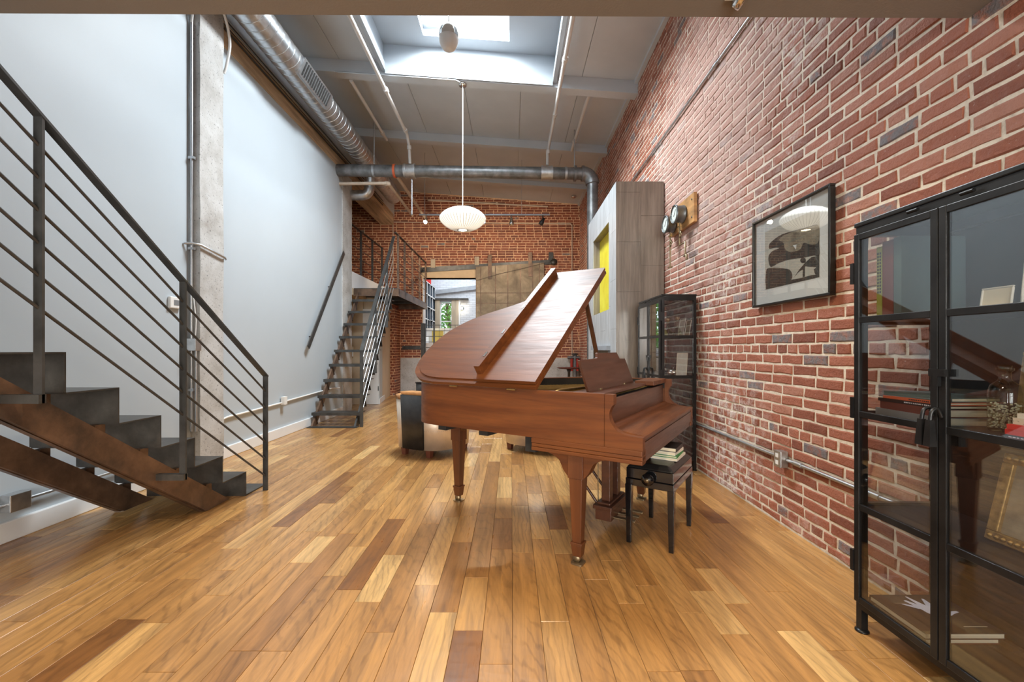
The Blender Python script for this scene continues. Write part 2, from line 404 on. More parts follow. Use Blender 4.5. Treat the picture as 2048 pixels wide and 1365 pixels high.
wood('mahogany_z', (0.065, 0.019, 0.006), (0.115, 0.034, 0.010), (0.17, 0.055, 0.016), 'z', 0.40, 0.12)
wood('mahogany_dark', (0.04, 0.014, 0.007), (0.08, 0.026, 0.012), (0.12, 0.040, 0.018), 'x', 0.36, 0.2)
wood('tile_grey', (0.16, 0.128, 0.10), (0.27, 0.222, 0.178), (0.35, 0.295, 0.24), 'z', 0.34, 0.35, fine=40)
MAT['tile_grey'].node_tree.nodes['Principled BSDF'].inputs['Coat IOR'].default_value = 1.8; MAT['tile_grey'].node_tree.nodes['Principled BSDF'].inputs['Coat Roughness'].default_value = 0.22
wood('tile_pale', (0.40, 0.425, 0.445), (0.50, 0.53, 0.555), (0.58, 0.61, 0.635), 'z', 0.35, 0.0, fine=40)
k = NT('white_brick'); bt = k.n('ShaderNodeTexBrick'); k.l(k.coord((1, 1, 1)), bt.inputs['Vector'])
mp = [x for x in k.t.nodes if x.type == 'MAPPING'][0]; mp.inputs['Rotation'].default_value = (math.pi / 2, 0, 0)
bt.inputs['Scale'].default_value = 1.0; bt.inputs['Brick Width'].default_value = 0.222; bt.inputs['Row Height'].default_value = 0.07
bt.inputs['Mortar Size'].default_value = 0.007
for i, c in ((1, (0.66, 0.70, 0.76)), (2, (0.56, 0.60, 0.67)), (3, (0.42, 0.45, 0.5))): bt.inputs[i].default_value = (*c, 1)
k.set(Base_Color=bt.outputs['Color'], Roughness=0.6); k.bump(bt.outputs['Fac'], -0.4, 0.01)
k = NT('yellow_art'); v = k.coord(); n1 = k.noise(v, 3, 4); n2 = k.noise(k.coord((1, 3, 1)), 16, 3, 0.6)
c = k.mix(k.ramp(n2, [(0.66, 0.0), (0.74, 0.5)]), k.ramp(n1, [(0.3, (0.62, 0.50, 0.015)), (0.7, (0.78, 0.72, 0.06))]), (0.40, 0.20, 0.02))
k.set(Base_Color=c, Roughness=0.5)
k = NT('marbled'); v = k.coord(); n1 = k.noise(v, 45, 5, 0.6, 1.5)
k.set(Base_Color=k.ramp(n1, [(0.36, (0.06, 0.05, 0.04)), (0.46, (0.70, 0.64, 0.52))]), Roughness=0.6)
# ------------------------------------------------------------------ the setting
XR, XL, YB, YF = 1.88, -3.2, 11.8, -4.0
def poly_area(ps):
    return abs(sum(ps[i][0]*ps[(i+1)%4][1] - ps[(i+1)%4][0]*ps[i][1] for i in range(4))) / 2
def pieces(host, name, mat, items, shape, limit=300, plural='far'):
    """items: (corner points for ranking, arguments). The `limit` largest in view become parts of their own, the rest one 'stuff' part."""
    ranked = []
    for i, (corners, args) in enumerate(items):
        ps = [proj(*c) for c in corners]
        cx = sum(p[0] for p in ps)/4; cy = sum(p[1] for p in ps)/4
        seen = -60 < cx < 2108 and -40 < cy < 1405 and min(c[1] for c in corners) > 0.6
        ranked.append((poly_area(ps) if seen else 0.0, i))
    ranked.sort(key=lambda t: (-t[0], t[1]))
    single = set(i for a, i in ranked[:limit] if a > 0)
    rest = MB()
    for i, (corners, args) in enumerate(items):
        m = MB() if i in single else rest
        shape(m, *args)
        if i in single: m.build(name, mat, host)
    if rest.f: rest.build(plural, mat, host, kind='stuff')

# floor: wide walnut planks laid along the room
floor = MB().box(-4.7, 2.1, YF - 0.2, 12.1, -0.12, -0.008).build('floor', 'subfloor', kind='structure')
tag(floor, 'glossy brown wide-plank hardwood floor of mixed light and dark boards', 'floor')
def plank_shape(m, x0, x1, y0, y1, c):
    m.cur = c; e = 0.0014; g = 0.0007
    x0 += g; x1 -= g; y0 += g; y1 -= g
    m.add([(x0,y0,-0.008),(x1,y0,-0.008),(x1,y1,-0.008),(x0,y1,-0.008),(x0,y0,-0.0012),(x1,y0,-0.0012),(x1,y1,-0.0012),(x0,y1,-0.0012),
           (x0+e,y0+e,0),(x1-e,y0+e,0),(x1-e,y1-e,0),(x0+e,y1-e,0)],
          [(0,1,5,4),(1,2,6,5),(2,3,7,6),(3,0,4,7),(4,5,9,8),(5,6,10,9),(6,7,11,10),(7,4,8,11),(8,9,10,11)])
items = []; PW = 0.127
rp = random.Random(21)
for i in range(-37, 15):
    x0 = 0.004 + i * PW; x1 = x0 + PW
    ylo, yhi = YF, YB - 0.0
    if x1 <= XL + 0.01: ylo = 8.6
    x0 = max(x0, -4.68); x1 = min(x1, XR - 0.004)
    if x1 - x0 < 0.01: continue
    y = ylo - rp.uniform(0, 0.6)
    while y < yhi:
        L = rp.choice((0.32, 0.45, 0.6, 0.75, 0.9, 1.1, 1.22)) * rp.uniform(0.92, 1.08)
        a, b = max(y, ylo), min(y + L, yhi); y += L
        if b - a < 0.03: continue
        t = rp.gauss(0.52, 0.24); t = min(1, max(0, t))
        items.append((((x0,a,0),(x1,a,0),(x1,b,0),(x0,b,0)), (x0, x1, a, b, (t, rp.random(), rp.random()))))
pieces(floor, 'plank', 'floor_wood', items, plank_shape, plural='far_planks')

# brick walls
def wall_brick(m, fn, a0, a1, z0, z1, d, c, seed):
    r = random.Random(seed); m.cur = c
    j = lambda s: r.uniform(-s, s)
    t1, t2 = a0 + (a1 - a0)*r.uniform(0.25, 0.4), a0 + (a1 - a0)*r.uniform(0.6, 0.75)
    ring = [(a0, z0), (t1, z0), (t2, z0), (a1, z0), (a1, z1), (t2, z1), (t1, z1), (a0, z1)]
    mid = [(a + j(0.0032), z + j(0.0030)) for a, z in ring]
    e = r.uniform(0.003, 0.006)
    sg = [(1, 1), (0, 1), (0, 1), (-1, 1), (-1, -1), (0, -1), (0, -1), (1, -1)]
    top = [(a + sx*(e + abs(j(0.003))), z + sz*(e + abs(j(0.003)))) for (a, z), (sx, sz) in zip(mid, sg)]
    vs = [fn(a, z, -0.012) for a, z in ring] + [fn(a, z, d - 0.005) for a, z in mid] + [fn(a, z, d + j(0.002)) for a, z in top]
    m.add(vs, [(q*8 + i, q*8 + (i+1) % 8, q*8 + 8 + (i+1) % 8, q*8 + 8 + i) for q in (0, 1) for i in range(8)] + [(16,17,22,23), (17,18,21,22), (18,19,20,21)])
def courses(a_lo, a_hi, z_lo, z_hi, zref, header, L, c, gap, phase, holes=(), ztop=None, seed=3):
    """common bond: rows of stretchers with a header course now and then"""
    r = random.Random(seed); out = []
    k0 = math.floor((z_lo - zref) / c); k1 = math.ceil((z_hi - zref) / c)
    for k in range(k0, k1 + 1):
        zc_ = zref + k * c; z0, z1 = zc_ - c/2 + gap/2, zc_ + c/2 - gap/2
        z0 = max(z0, z_lo)
        hd = header(k); step = L / 2 if hd else L
        ph = phase + (0.25 * L if hd else (k % 2) * L / 2) + r.uniform(-0.012, 0.012)
        a = a_lo - ((a_lo - ph) % step)
        while a < a_hi:
            w = step
            if not hd and r.random() < 0.05: w = step * 0.52
            b0, b1 = max(a + gap/2, a_lo), min(a + w - gap/2, a_hi); a += w
            zz1 = z1
            if b1 - b0 < 0.02: continue
            if ztop is not None:
                lim = min(ztop(b0), ztop(b1))
                if z0 > lim - 0.015: continue
                zz1 = min(z1, lim)
            if zz1 - z0 < 0.012: continue
            segs = [(b0, b1)]
            for (h0, h1, q0, q1) in holes:
                if zz1 > q0 + 0.004 and z0 < q1 - 0.004:
                    ns = []
                    for s0, s1 in segs:
                        if s1 <= h0 or s0 >= h1: ns.append((s0, s1)); continue
                        if s0 < h0: ns.append((s0, h0))
                        if s1 > h1: ns.append((h1, s1))
                    segs = ns
            for s0, s1 in segs:
                if s1 - s0 > 0.02: out.append((s0, s1, z0, zz1, r.random(), r.random(), r.random(), r.uniform(0.0, 0.004)))
    return out
# right wall: face towards -X
wall_right = MB().box(XR, XR + 0.25, YF - 0.2, 12.1, -0.1, 5.26).build('wall_right', 'mortar_pale', kind='structure')
tag(wall_right, 'long red brick side wall with pale mortar, header courses and whitish stains', 'wall')
fr = lambda a, z, d: (XR - d, a, z)
items = []
for n_, (a0, a1, z0, z1, p, q, s, d) in enumerate(courses(0.0, YB - 0.02, 0.012, 5.2, 1.219, lambda k: k % 8 == 0, 0.2215, 0.0703, 0.0135, 2.975)):
    items.append((((XR,a0,z0),(XR,a1,z0),(XR,a1,z1),(XR,a0,z1)), (fr, a0, a1, z0, z1, d + 0.003, (p, q, s), n_)))
pieces(wall_right, 'brick', 'brick_red', items, wall_brick, plural='far_bricks')
# back wall: face towards -Y, with the doorway to the far room
OX0, OX1, OZ0, OZ1 = -2.44, -0.30, 0.99, 3.17
m = MB(); m.box(-4.9, OX0, YB, YB + 0.3, -0.1, 5.75); m.box(OX1, XR + 0.02, YB, YB + 0.3, -0.1, 5.75)
m.box(OX0, OX1, YB, YB + 0.3, -0.1, OZ0); m.box(OX0, OX1, YB, YB + 0.3, OZ1, 5.75)
wall_back = m.build('wall_back', 'mortar_tan', kind='structure')
tag(wall_back, 'end wall of dark red brick with tan mortar and a wide doorway', 'wall')
fb = lambda a, z, d: (a, YB - d, z)
items = []
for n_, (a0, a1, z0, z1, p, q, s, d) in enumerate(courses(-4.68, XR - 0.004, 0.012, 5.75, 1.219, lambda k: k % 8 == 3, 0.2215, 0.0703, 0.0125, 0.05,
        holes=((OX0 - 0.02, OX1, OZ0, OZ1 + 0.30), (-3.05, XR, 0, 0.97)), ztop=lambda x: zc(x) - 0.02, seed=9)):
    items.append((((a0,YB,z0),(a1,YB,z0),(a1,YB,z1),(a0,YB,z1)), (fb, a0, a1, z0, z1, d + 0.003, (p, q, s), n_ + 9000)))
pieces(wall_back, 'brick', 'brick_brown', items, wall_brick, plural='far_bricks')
m = MB(); m.box(-3.04, OX0 + 0.02, YB - 0.05, YB + 0.01, -0.02, 0.965); m.box(OX0 + 0.02, XR - 0.012, YB - 0.05, YB + 0.01, -0.02, 0.965)
m.build('concrete_footing', 'concrete', wall_back)
MB().box(OX0 - 0.03, OX1 + 0.05, YB - 0.012, YB + 0.29, OZ1, 3.47).build('lintel', 'plaster_lintel', wall_back)
m = MB(); m.box(OX0 - 0.001, OX0 + 0.015, YB - 0.01, YB + 0.31, OZ0, OZ1); m.build('jamb', 'white_trim', wall_back)
MB().box(OX0, OX1, YB - 0.03, YB + 0.32, OZ0 - 0.03, OZ0).build('sill', 'steel_dark', wall_back)
MB().box(-3.0, -2.5, YB - 0.03, YB + 0.0, 1.20, 1.30).build('iron_plate', 'steel_dark', wall_back)
# brick pier where the end wall meets the closet
pier = MB().box(-3.21, -3.05, 11.20, YB - 0.01, -0.02, 2.28).build('trim_1', 'mortar_tan', kind='structure')
tag(pier, 'narrow brick pier under the landing beside the closet wall, whitewashed at its foot', 'pier')
items = []
fp = lambda a, z, d: (a, 11.20 - d, z); fq = lambda a, z, d: (-3.05 + d, a, z)
for n_, (a0, a1, z0, z1, p, q, s, d) in enumerate(courses(-3.21, -3.05, 0.012, 2.28, 1.219, lambda k: k % 2 == 0, 0.2215, 0.0703, 0.0125, -3.21)):
    items.append((((a0,11.2,z0),(a1,11.2,z0),(a1,11.2,z1),(a0,11.2,z1)), (fp, a0, a1, z0, z1, d + 0.003, (p, q, s), n_)))
for n_, (a0, a1, z0, z1, p, q, s, d) in enumerate(courses(11.20, YB - 0.06, 0.012, 2.28, 1.219, lambda k: k % 8 == 3, 0.2215, 0.0703, 0.0125, 11.2, seed=12)):
    items.append((((-3.05,a0,z0),(-3.05,a1,z0),(-3.05,a1,z1),(-3.05,a0,z1)), (fq, a0, a1, z0, z1, d + 0.003, (p, q, s), n_)))
pieces(pier, 'brick', 'brick_brown', items, wall_brick, plural='far_bricks')

# left wall, its pilasters, beam and baseboards
m = MB(); m.box(XL - 0.22, XL, YF - 0.2, 8.1, -0.1, 4.58)
wall_left = m.build('wall_left', 'white_wall', kind='structure')
tag(wall_left, 'tall smooth white side wall behind both steel staircases', 'wall')
m = MB(); m.box(XL - 0.24, XL - 0.02, YF - 0.2, YB + 0.05, 4.86, 5.75); m.build('upper_band', 'ceiling_grey', wall_left)
o = MB().box(XL - 0.34, XL + 0.012, YF - 0.2, 11.6, 4.58, 4.86).build('wall_beam', 'wood_beam', kind='structure')
tag(o, 'rough timber wall beam along the top of the white wall', 'beam')
o = MB().box(XL, XL + 0.032, YF - 0.2, 4.27, 0, 0.13).build('baseboard_left', 'white_trim', kind='structure', bev=0.006)
MB().box(XL, XL + 0.032, 4.66, 8.06, 0, 0.13).build('baseboard', 'white_trim', o, bev=0.006)
tag(o, 'white baseboard along the foot of the white wall', 'baseboard')
def pilaster(name, y0, y1, px, ztop, label):
    m = MB(); r = random.Random(5); N = 26
    x = XL + px
    for k in range(N):                       # slightly uneven cast edges
        za, zb = ztop*k/N, ztop*(k+1)/N
        if k == 0: xa = x; ya = y0; yb = y1
        xb_, yc, yd = x + r.uniform(-0.003, 0.003), y0 + r.uniform(-0.004, 0.004), y1 + r.uniform(-0.006, 0.006)
        m.hexa([(XL-0.05,ya,za),(xa,ya,za),(xa,yb,za),(XL-0.05,yb,za)], [(XL-0.05,yc,zb),(xb_,yc,zb),(xb_,yd,zb),(XL-0.05,yd,zb)])
        xa, ya, yb = xb_, yc, yd
    return tag(m.build(name, 'concrete', kind='structure'), label, 'pilaster')
pilaster('trim_2', 4.283, 4.633, 0.09, 4.86, 'pitted concrete pilaster on the white wall behind the near stair railing')
pilaster('trim_3', 8.09, 8.55, 0.02, 4.58, 'concrete pilaster ending the white wall above the far stair')
# alcove behind the far stair
o = MB().box(-4.9, -4.68, 8.0, YB + 0.1, -0.1, 5.75).build('wall_alcove', 'white_wall', kind='structure'); tag(o, 'white end wall of the alcove beyond the far stair', 'wall')
o = MB().box(-4.9, XL - 0.2, 7.9, 8.08, -0.1, 5.75).build('wall_alcove_front', 'white_wall', kind='structure'); tag(o, 'white return wall closing the alcove behind the pilaster', 'wall')
m = MB(); m.box(-4.66, -3.26, 9.42, 9.56, 0, 2.38); m.hexa([(-2.97,9.42,0),(-2.915,9.42,0),(-3.225,11.6,0),(-3.28,11.6,0)], [(-2.97,9.42,2.28),(-2.915,9.42,2.28),(-3.225,11.6,2.28),(-3.28,11.6,2.28)]); m.box(-3.26, -2.97, 9.5, 9.56, 2.1, 2.38)
closet = m.build('wall_closet', 'beige_wall', kind='structure'); tag(closet, 'beige closet wall under the landing seen through the open stair', 'wall')
MB().hexa([(-2.915,9.42,0),(-2.90,9.42,0),(-3.205,11.19,0),(-3.22,11.19,0)], [(-2.915,9.42,2.28),(-2.90,9.42,2.28),(-3.205,11.19,2.28),(-3.22,11.19,2.28)]).build('side_panel', 'white_wall', closet)
m = MB().hexa([(-2.90,9.42,0.002),(-2.888,9.42,0.002),(-3.193,11.19,0.002),(-3.205,11.19,0.002)], [(-2.90,9.42,0.12),(-2.888,9.42,0.12),(-3.193,11.19,0.12),(-3.205,11.19,0.12)]); m.build('baseboard', 'white_trim', closet)
d = thing('door_1', 'plain white door in the closet wall under the landing', 'door', (-3.1, 9.41, 0), kind='structure')
MB().box(-0.155, 0.185, -0.02, 0.02, 0.005, 2.09).build('door_leaf', 'white_trim', d)
for z in (0.3, 1.1, 1.85): MB().box(0.178, 0.192, -0.032, -0.018, z, z + 0.1).build('hinge', 'steel_dark', d)

# mezzanine over the camera
m = MB(); m.hexa([(-2.15,-0.5,2.58),(XR,-0.5,2.58),(XR,1.764,2.58),(-2.15,1.738,2.58)], [(-2.15,-0.5,2.81),(XR,-0.5,2.81),(XR,1.764,2.81),(-2.15,1.738,2.81)])
m.box(XL, XR, YF, -0.5, 2.58, 2.81)
mezz = m.build('ceiling_mezzanine', 'soffit', kind='structure'); tag(mezz, 'beige underside of the mezzanine floor above the camera', 'ceiling')
# loft wall behind the camera; its two window bands are added for light
m = MB(); y0, y1 = YF - 0.2, YF
for a, b, c_, d_ in ((XL, XR, -0.1, 0.8), (XL, XR, 2.5, 3.3), (XL, XR, 4.9, 5.75), (XL, -2.3, 0.8, 2.5), (1.7, XR, 0.8, 2.5), (XL, -2.6, 3.3, 4.9), (1.6, XR, 3.3, 4.9)):
    m.box(a, b, y0, y1, c_, d_)
o = m.build('wall_rear', 'white_wall', kind='structure'); tag(o, 'white loft wall behind the camera with window bands', 'wall')
for i, (a, b, z0, z1) in enumerate(((-2.3, 1.7, 0.8, 2.5), (-2.6, 1.6, 3.3, 4.9))):
    w = thing('window_%d' % (i + 2), ('lower', 'upper')[i] + ' band of loft windows in the wall behind the camera', 'window', ((a+b)/2, YF - 0.1, z0), kind='structure')
    hw = (b - a)/2; hh = z1 - z0; m = MB(); n = 5
    for q in range(n + 1): x = -hw + (2*hw - 0.05)*q/n; m.box(x, x + 0.05, -0.03, 0.03, 0, hh)
    for z in (0, hh/2, hh - 0.05): m.box(-hw, hw, -0.028, 0.028, z, z + 0.05)
    m.build('window_frame', 'steel_dark', w)
    for q in range(n):
        x = -hw + (2*hw - 0.05)*q/n + 0.05
        MB().box(x, x + 2*hw/n - 0.06, -0.004, 0.004, 0.05, hh - 0.05).build('pane', 'glass_clear', w)

# roof: panels between beams, with the raised roof-light well
WX0, WX1, WY0, WY1 = -1.90, 0.645, 4.50, 6.36
seams = [-4.9, -4.354, -3.454, -2.554, -1.654, -0.754, 0.146, 1.046, 1.89]
ceiling = MB().hexa([(-4.95, YF-0.2, zc(-4.95)+0.02), (WX0-0.02, YF-0.2, zc(WX0-0.02)+0.02), (WX0-0.02, 12.1, zc(WX0-0.02)+0.02), (-4.95, 12.1, zc(-4.95)+0.02)],
                    [(-4.95, YF-0.2, zc(-4.95)+0.12), (WX0-0.02, YF-0.2, zc(WX0-0.02)+0.12), (WX0-0.02, 12.1, zc(WX0-0.02)+0.12), (-4.95, 12.1, zc(-4.95)+0.12)])
def slab(m, xa, xb, ya, yb, lo, hi):
    m.hexa([(xa,ya,zc(xa)+lo),(xb,ya,zc(xb)+lo),(xb,yb,zc(xb)+lo),(xa,yb,zc(xa)+lo)], [(xa,ya,zc(xa)+hi),(xb,ya,zc(xb)+hi),(xb,yb,zc(xb)+hi),(xa,yb,zc(xa)+hi)])
slab(ceiling, WX1 + 0.02, 2.1, YF - 0.2, 12.1, 0.02, 0.12)
slab(ceiling, WX0 - 0.02, WX1 + 0.02, YF - 0.2, WY0 - 0.02, 0.02, 0.12); slab(ceiling, WX0 - 0.02, WX1 + 0.02, WY1 + 0.02, 12.1, 0.02, 0.12)
ceiling = ceiling.build('ceiling', 'ceiling_grey', kind='structure'); tag(ceiling, 'sloping grey painted panel roof with seams', 'ceiling')
bays = [YF - 0.1, -1.6, 0.4, 2.4, 4.4, 6.42, 8.42, 10.42, YB - 0.002]
for j in range(len(bays) - 1):
    for i in range(len(seams) - 1):
        xa, xb = seams[i] + 0.004, min(seams[i+1] - 0.004, XR - 0.002)
        parts = [(xa, xb)]
        if bays[j] == 4.4:
            parts = [(xa, min(xb, WX0 - 0.02)), (max(xa, WX1 + 0.02), xb)]
        for a, b in parts:
            if b - a < 0.02: continue
            m = MB(); slab(m, a, b, bays[j] + 0.003, bays[j+1] - 0.003, 0.0, 0.02); m.build('ceiling_panel', 'ceiling_grey', ceiling)
m = MB(); slab(m, XR - 0.06, XR - 0.004, YF, YB, -0.05, -0.001); m.build('edge_strip', 'ceiling_grey', ceiling)
# well walls and lid
well = MB(); WH = 0.27
slab(well, WX0 - 0.05, WX0, WY0 - 0.05, WY1 + 0.05, -0.02, WH); slab(well, WX1, WX1 + 0.05, WY0 - 0.05, WY1 + 0.05, -0.02, WH)
slab(well, WX0, WX1, WY0 - 0.05, WY0, -0.02, WH); slab(well, WX0, WX1, WY1, WY1 + 0.05, -0.02, WH)
SX0, SX1, SY0, SY1 = -1.26, -0.03, 4.72, 6.12
slab(well, WX0 - 0.05, SX0, WY0 - 0.05, WY1 + 0.05, WH, WH + 0.16); slab(well, SX1, WX1 + 0.05, WY0 - 0.05, WY1 + 0.05, WH, WH + 0.16)
slab(well, SX0, SX1, WY0 - 0.05, SY0, WH, WH + 0.16); slab(well, SX0, SX1, SY1, WY1 + 0.05, WH, WH + 0.16)
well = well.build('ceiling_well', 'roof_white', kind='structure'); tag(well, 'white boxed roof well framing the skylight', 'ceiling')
m = MB(); slab(m, WX0 - 0.02, WX0 + 0.035, WY0, WY1, -0.14, -0.02); m.build('edge_board', 'roof_white', well)
m = MB(); slab(m, WX1 - 0.035, WX1 + 0.02, WY0, WY1, -0.14, -0.02); m.build('edge_board', 'roof_white', well)
sky = thing('window_1', 'bright square skylight pane in the white roof well', 'window', (-0.645, 5.42, zc(-0.645) + WH), kind='structure')
m = MB(); s_ = lambda x: zc(x - 0.645) - zc(-0.645)
m.hexa([(-0.64,-0.72,s_(-0.64)+0.10),(0.64,-0.72,s_(0.64)+0.10),(0.64,0.72,s_(0.64)+0.10),(-0.64,0.72,s_(-0.64)+0.10)], [(-0.64,-0.72,s_(-0.64)+0.112),(0.64,-0.72,s_(0.64)+0.112),(0.64,0.72,s_(0.64)+0.112),(-0.64,0.72,s_(-0.64)+0.112)])
m.build('pane', 'glass_clear', sky)
# cross beams
def cross_beam(y, w, h, x0, label):
    m = MB(); slab(m, x0, XR - 0.002, y, y + 0.02, -h, -0.001); slab(m, x0, XR - 0.002, y - 0.05, y + w - 0.05, -h - 0.012, -h)
    return tag(m.build('roof_beam', 'ceiling_grey', kind='structure'), label, 'beam')
def front_beam(y, label, mat='ceiling_grey', w=0.14, h=0.185):
    m = MB(); slab(m, XL, XR - 0.002, y, y + w, -h, -0.001)
    slab(m, XL, XR - 0.002, y - 0.012, y + w + 0.012, -h - 0.012, -h)
    return tag(m.build('roof_beam', mat, kind='structure'), label, 'beam')
front_beam(6.365, 'grey roof beam at the end of the skylight well, carrying the saucer pendant')
front_beam(8.40, 'grey roof beam just beyond the black cast iron pipe', h=0.15)
front_beam(10.42, 'grey roof beam nearest the brick end wall', h=0.10)
front_beam(4.36, 'grey roof beam between the skylight well and the mezzanine')
m = MB(); slab(m, WX0 + 0.036, WX1 - 0.036, 6.318, 6.352, -0.19, -0.04); m.build('fascia_board', 'roof_white', well)

# ------------------------------------------------------------------ the room beyond the doorway
FZ = 0.96
m = MB(); m.box(-4.0, 0.8, YB + 0.3, 16.2, FZ - 0.1, FZ)
o = m.build('floor_far_room', 'floor_wood', kind='structure'); tag(o, 'raised wooden floor of the room beyond the doorway', 'floor')
m = MB(); wy = 16.0; wx0, wx1, wz1, wz0 = -2.66, -2.22, 2.97, 1.2
m.box(-4.0, wx0, wy, wy + 0.2, FZ, 4.8); m.box(wx1, 0.8, wy, wy + 0.2, FZ, 4.8); m.box(wx0, wx1, wy, wy + 0.2, wz1, 4.8); m.box(wx0, wx1, wy, wy + 0.2, FZ, wz0)
o = m.build('wall_far_room', 'white_brick', kind='structure'); tag(o, 'white painted brick wall seen through the doorway', 'wall')
o = MB().box(-4.1, -3.31, YB + 0.3, 16.2, FZ, 4.8).build('wall_far_room_left', 'white_wall', kind='structure'); tag(o, 'white side wall behind the cube shelves beyond the doorway', 'wall')
o = MB().box(0.6, 0.8, YB + 0.3, 16.2, FZ, 4.8).build('wall_far_room_right', 'white_wall', kind='structure'); tag(o, 'white side wall beyond the doorway behind the fire door', 'wall')
m = MB(); m.box(-4.1, -2.85, YB + 0.3, 16.2, 4.8, 4.95); m.box(-0.35, 0.8, YB + 0.3, 16.2, 4.8, 4.95); m.box(-2.85, -0.35, YB + 0.3, 12.85, 4.8, 4.95); m.box(-2.85, -0.35, 15.55, 16.2, 4.8, 4.95)
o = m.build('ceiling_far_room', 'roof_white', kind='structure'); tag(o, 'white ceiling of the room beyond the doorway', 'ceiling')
w = thing('window_4', 'tall narrow white sash window with green leaves outside, beyond the doorway', 'window', ((wx0+wx1)/2, wy + 0.06, wz0), kind='structure')
hw = (wx1 - wx0)/2; hh = wz1 - wz0; m = MB()
m.box(-hw, -hw + 0.03, -0.03, 0.03, 0, hh); m.box(hw - 0.03, hw, -0.03, 0.03, 0, hh)
for z in (0, hh*0.58, hh - 0.06): m.box(-hw, hw, -0.025, 0.025, z, z + 0.035)
m.build('sash', 'white_trim', w); MB().box(-hw + 0.03, hw - 0.03, -0.003, 0.003, 0.03, hh - 0.03).build('pane', 'glass_clear', w)
MB().box(-hw - 0.20, -hw, -0.16, -0.07, -0.1, hh + 0.06).build('casing_board', 'wood_casing', w); MB().box(hw, hw + 0.26, -0.16, -0.07, -0.1, hh + 0.06).build('casing_board', 'wood_casing', w)
MB().box(hw + 0.26, hw + 0.32, -0.15, -0.065, -0.1, hh + 0.06).build('casing_edge', 'white_trim', w)
MB().box(-hw - 0.3, hw + 0.62, -0.2, -0.07, hh + 0.06, hh + 0.12).build('head_bar', 'steel_dark', w)
o = MB().bar((-2.80, 15.93, 3.32), (-0.3, 15.93, 3.62), 0.06, 0.15).solo('door_rail', 'grey_paint', 'long sloping grey rail across the white brick wall beyond the doorway', 'rail')
m = MB(); r = random.Random(4)
for k in range(2600):
    c = Vector((r.uniform(-3.7, -1.9), r.uniform(17.1, 18.6), r.uniform(0.6, 3.9))); a = Vector((r.gauss(0,1), r.gauss(0,1), r.gauss(0,1))).normalized(); b = a.cross(Vector((r.gauss(0,1), r.gauss(0,1), r.gauss(0,1)))).normalized()
    s = r.uniform(0.06, 0.12)
    m.add([c - a*s, c + b*s*0.5, c + a*s, c - b*s*0.5], [(0,1,2,3)])
t = thing('tree', 'leafy green tree outside the far sash window', 'tree', (-2.6, 17.9, -0.1))
o = m.build('foliage', 'green_leaf', t, kind='stuff'); o.location = (2.6, -17.9, 0.1)
MB().tube([(0,0,0),(0.1,0,1.5),(-0.1,0.1,3.2)], 0.08, 8).build('trunk', 'cloth_brown', t)
sh = thing('cube_shelf', 'dark blue cube shelving with white edges against the side wall beyond the doorway', 'shelf', (-3.30, 15.0, FZ))
for iy in range(4):
    for iz in range(6):
        if (iy + iz) % 5 == 4: continue
        y0 = -1.0 + iy*0.48; z0 = iz*0.42
        m = MB(); m.box(0.02, 0.46, y0, y0 + 0.02, z0, z0 + 0.42); m.box(0.02, 0.46, y0 + 0.46, y0 + 0.48, z0, z0 + 0.42); m.box(0.02, 0.46, y0, y0 + 0.48, z0, z0 + 0.02); m.box(0.02, 0.46, y0, y0 + 0.48, z0 + 0.40, z0 + 0.42); m.box(0.0, 0.02, y0, y0 + 0.48, z0, z0 + 0.42)
        m.build('cube', 'shelf_blue', sh)
        m = MB()
        for a, b, c_, d_ in ((0, 0.48, 0, 0.02), (0, 0.48, 0.40, 0.42), (0, 0.02, 0, 0.42), (0.46, 0.48, 0, 0.42)): m.box(0.46, 0.468, y0 + a, y0 + b, z0 + c_, z0 + d_)
        m.build('cube_edge', 'white_trim', sh)
o = MB().box(-3.10, -2.92, 15.5, 15.6, FZ + 6*0.42, FZ + 6*0.42 + 0.36).solo('red_book', 'cloth_red', 'red book standing on the cube shelving beyond the doorway', 'book')
ac = thing('armchair', 'white armchair beyond the doorway railing', 'armchair', (-2.33, 13.5, FZ))
MB().rprism(-0.42, 0.42, -0.4, 0.4, 0.12, 0.44, 0.08).build('seat', 'upholstery_white', ac, 0.02)
MB().rprism(-0.42, 0.42, 0.24, 0.42, 0.44, 0.92, 0.06).build('backrest', 'upholstery_white', ac, 0.02)
for s in (-1, 1): MB().rprism(min(s*0.42, s*0.28), max(s*0.42, s*0.28), -0.4, 0.24, 0.44, 0.64, 0.05).build('armrest', 'upholstery_white', ac, 0.02)
for sx in (-1, 1):
    for sy in (-1, 1): MB().taper(sx*0.36, sy*0.34, 0, 0.12, 0.03, 0.045).build('leg', 'steel_dark', ac)
MB().rprism(-0.2, 0.16, 0.10, 0.22, 0.46, 0.84, 0.05).build('throw_cushion', 'cushion_yellow', None, 0.03)
o = bpy.data.objects['throw_cushion']; o.location = (-2.33, 13.5, FZ); tag(o, 'mustard yellow throw cushion on the white armchair', 'cushion')
rl = thing('doorway_railing', 'thin black metal guard railing across the doorway to the far room', 'railing', (-1.4, YB + 0.06, OZ0))
for x in (-0.99, -0.74, 0.1, 0.9): MB().box(x - 0.02, x + 0.02, -0.02, 0.02, 0, 0.93).build('post', 'steel_dark', rl)
for k in range(6): MB().box(-1.03, 1.05, -0.006, 0.006, 0.10 + k*0.155, 0.115 + k*0.155).build('rail', 'steel_dark', rl)
for k in range(11): MB().box(-0.6 + k*0.15 - 0.004, -0.6 + k*0.15 + 0.004, -0.004, 0.004, 0.0, 0.89).build('baluster', 'steel_dark', rl)
MB().box(-1.08, -1.0, -0.105, -0.03, -0.95, 0.93).build('corner_post', 'steel_dark', rl)
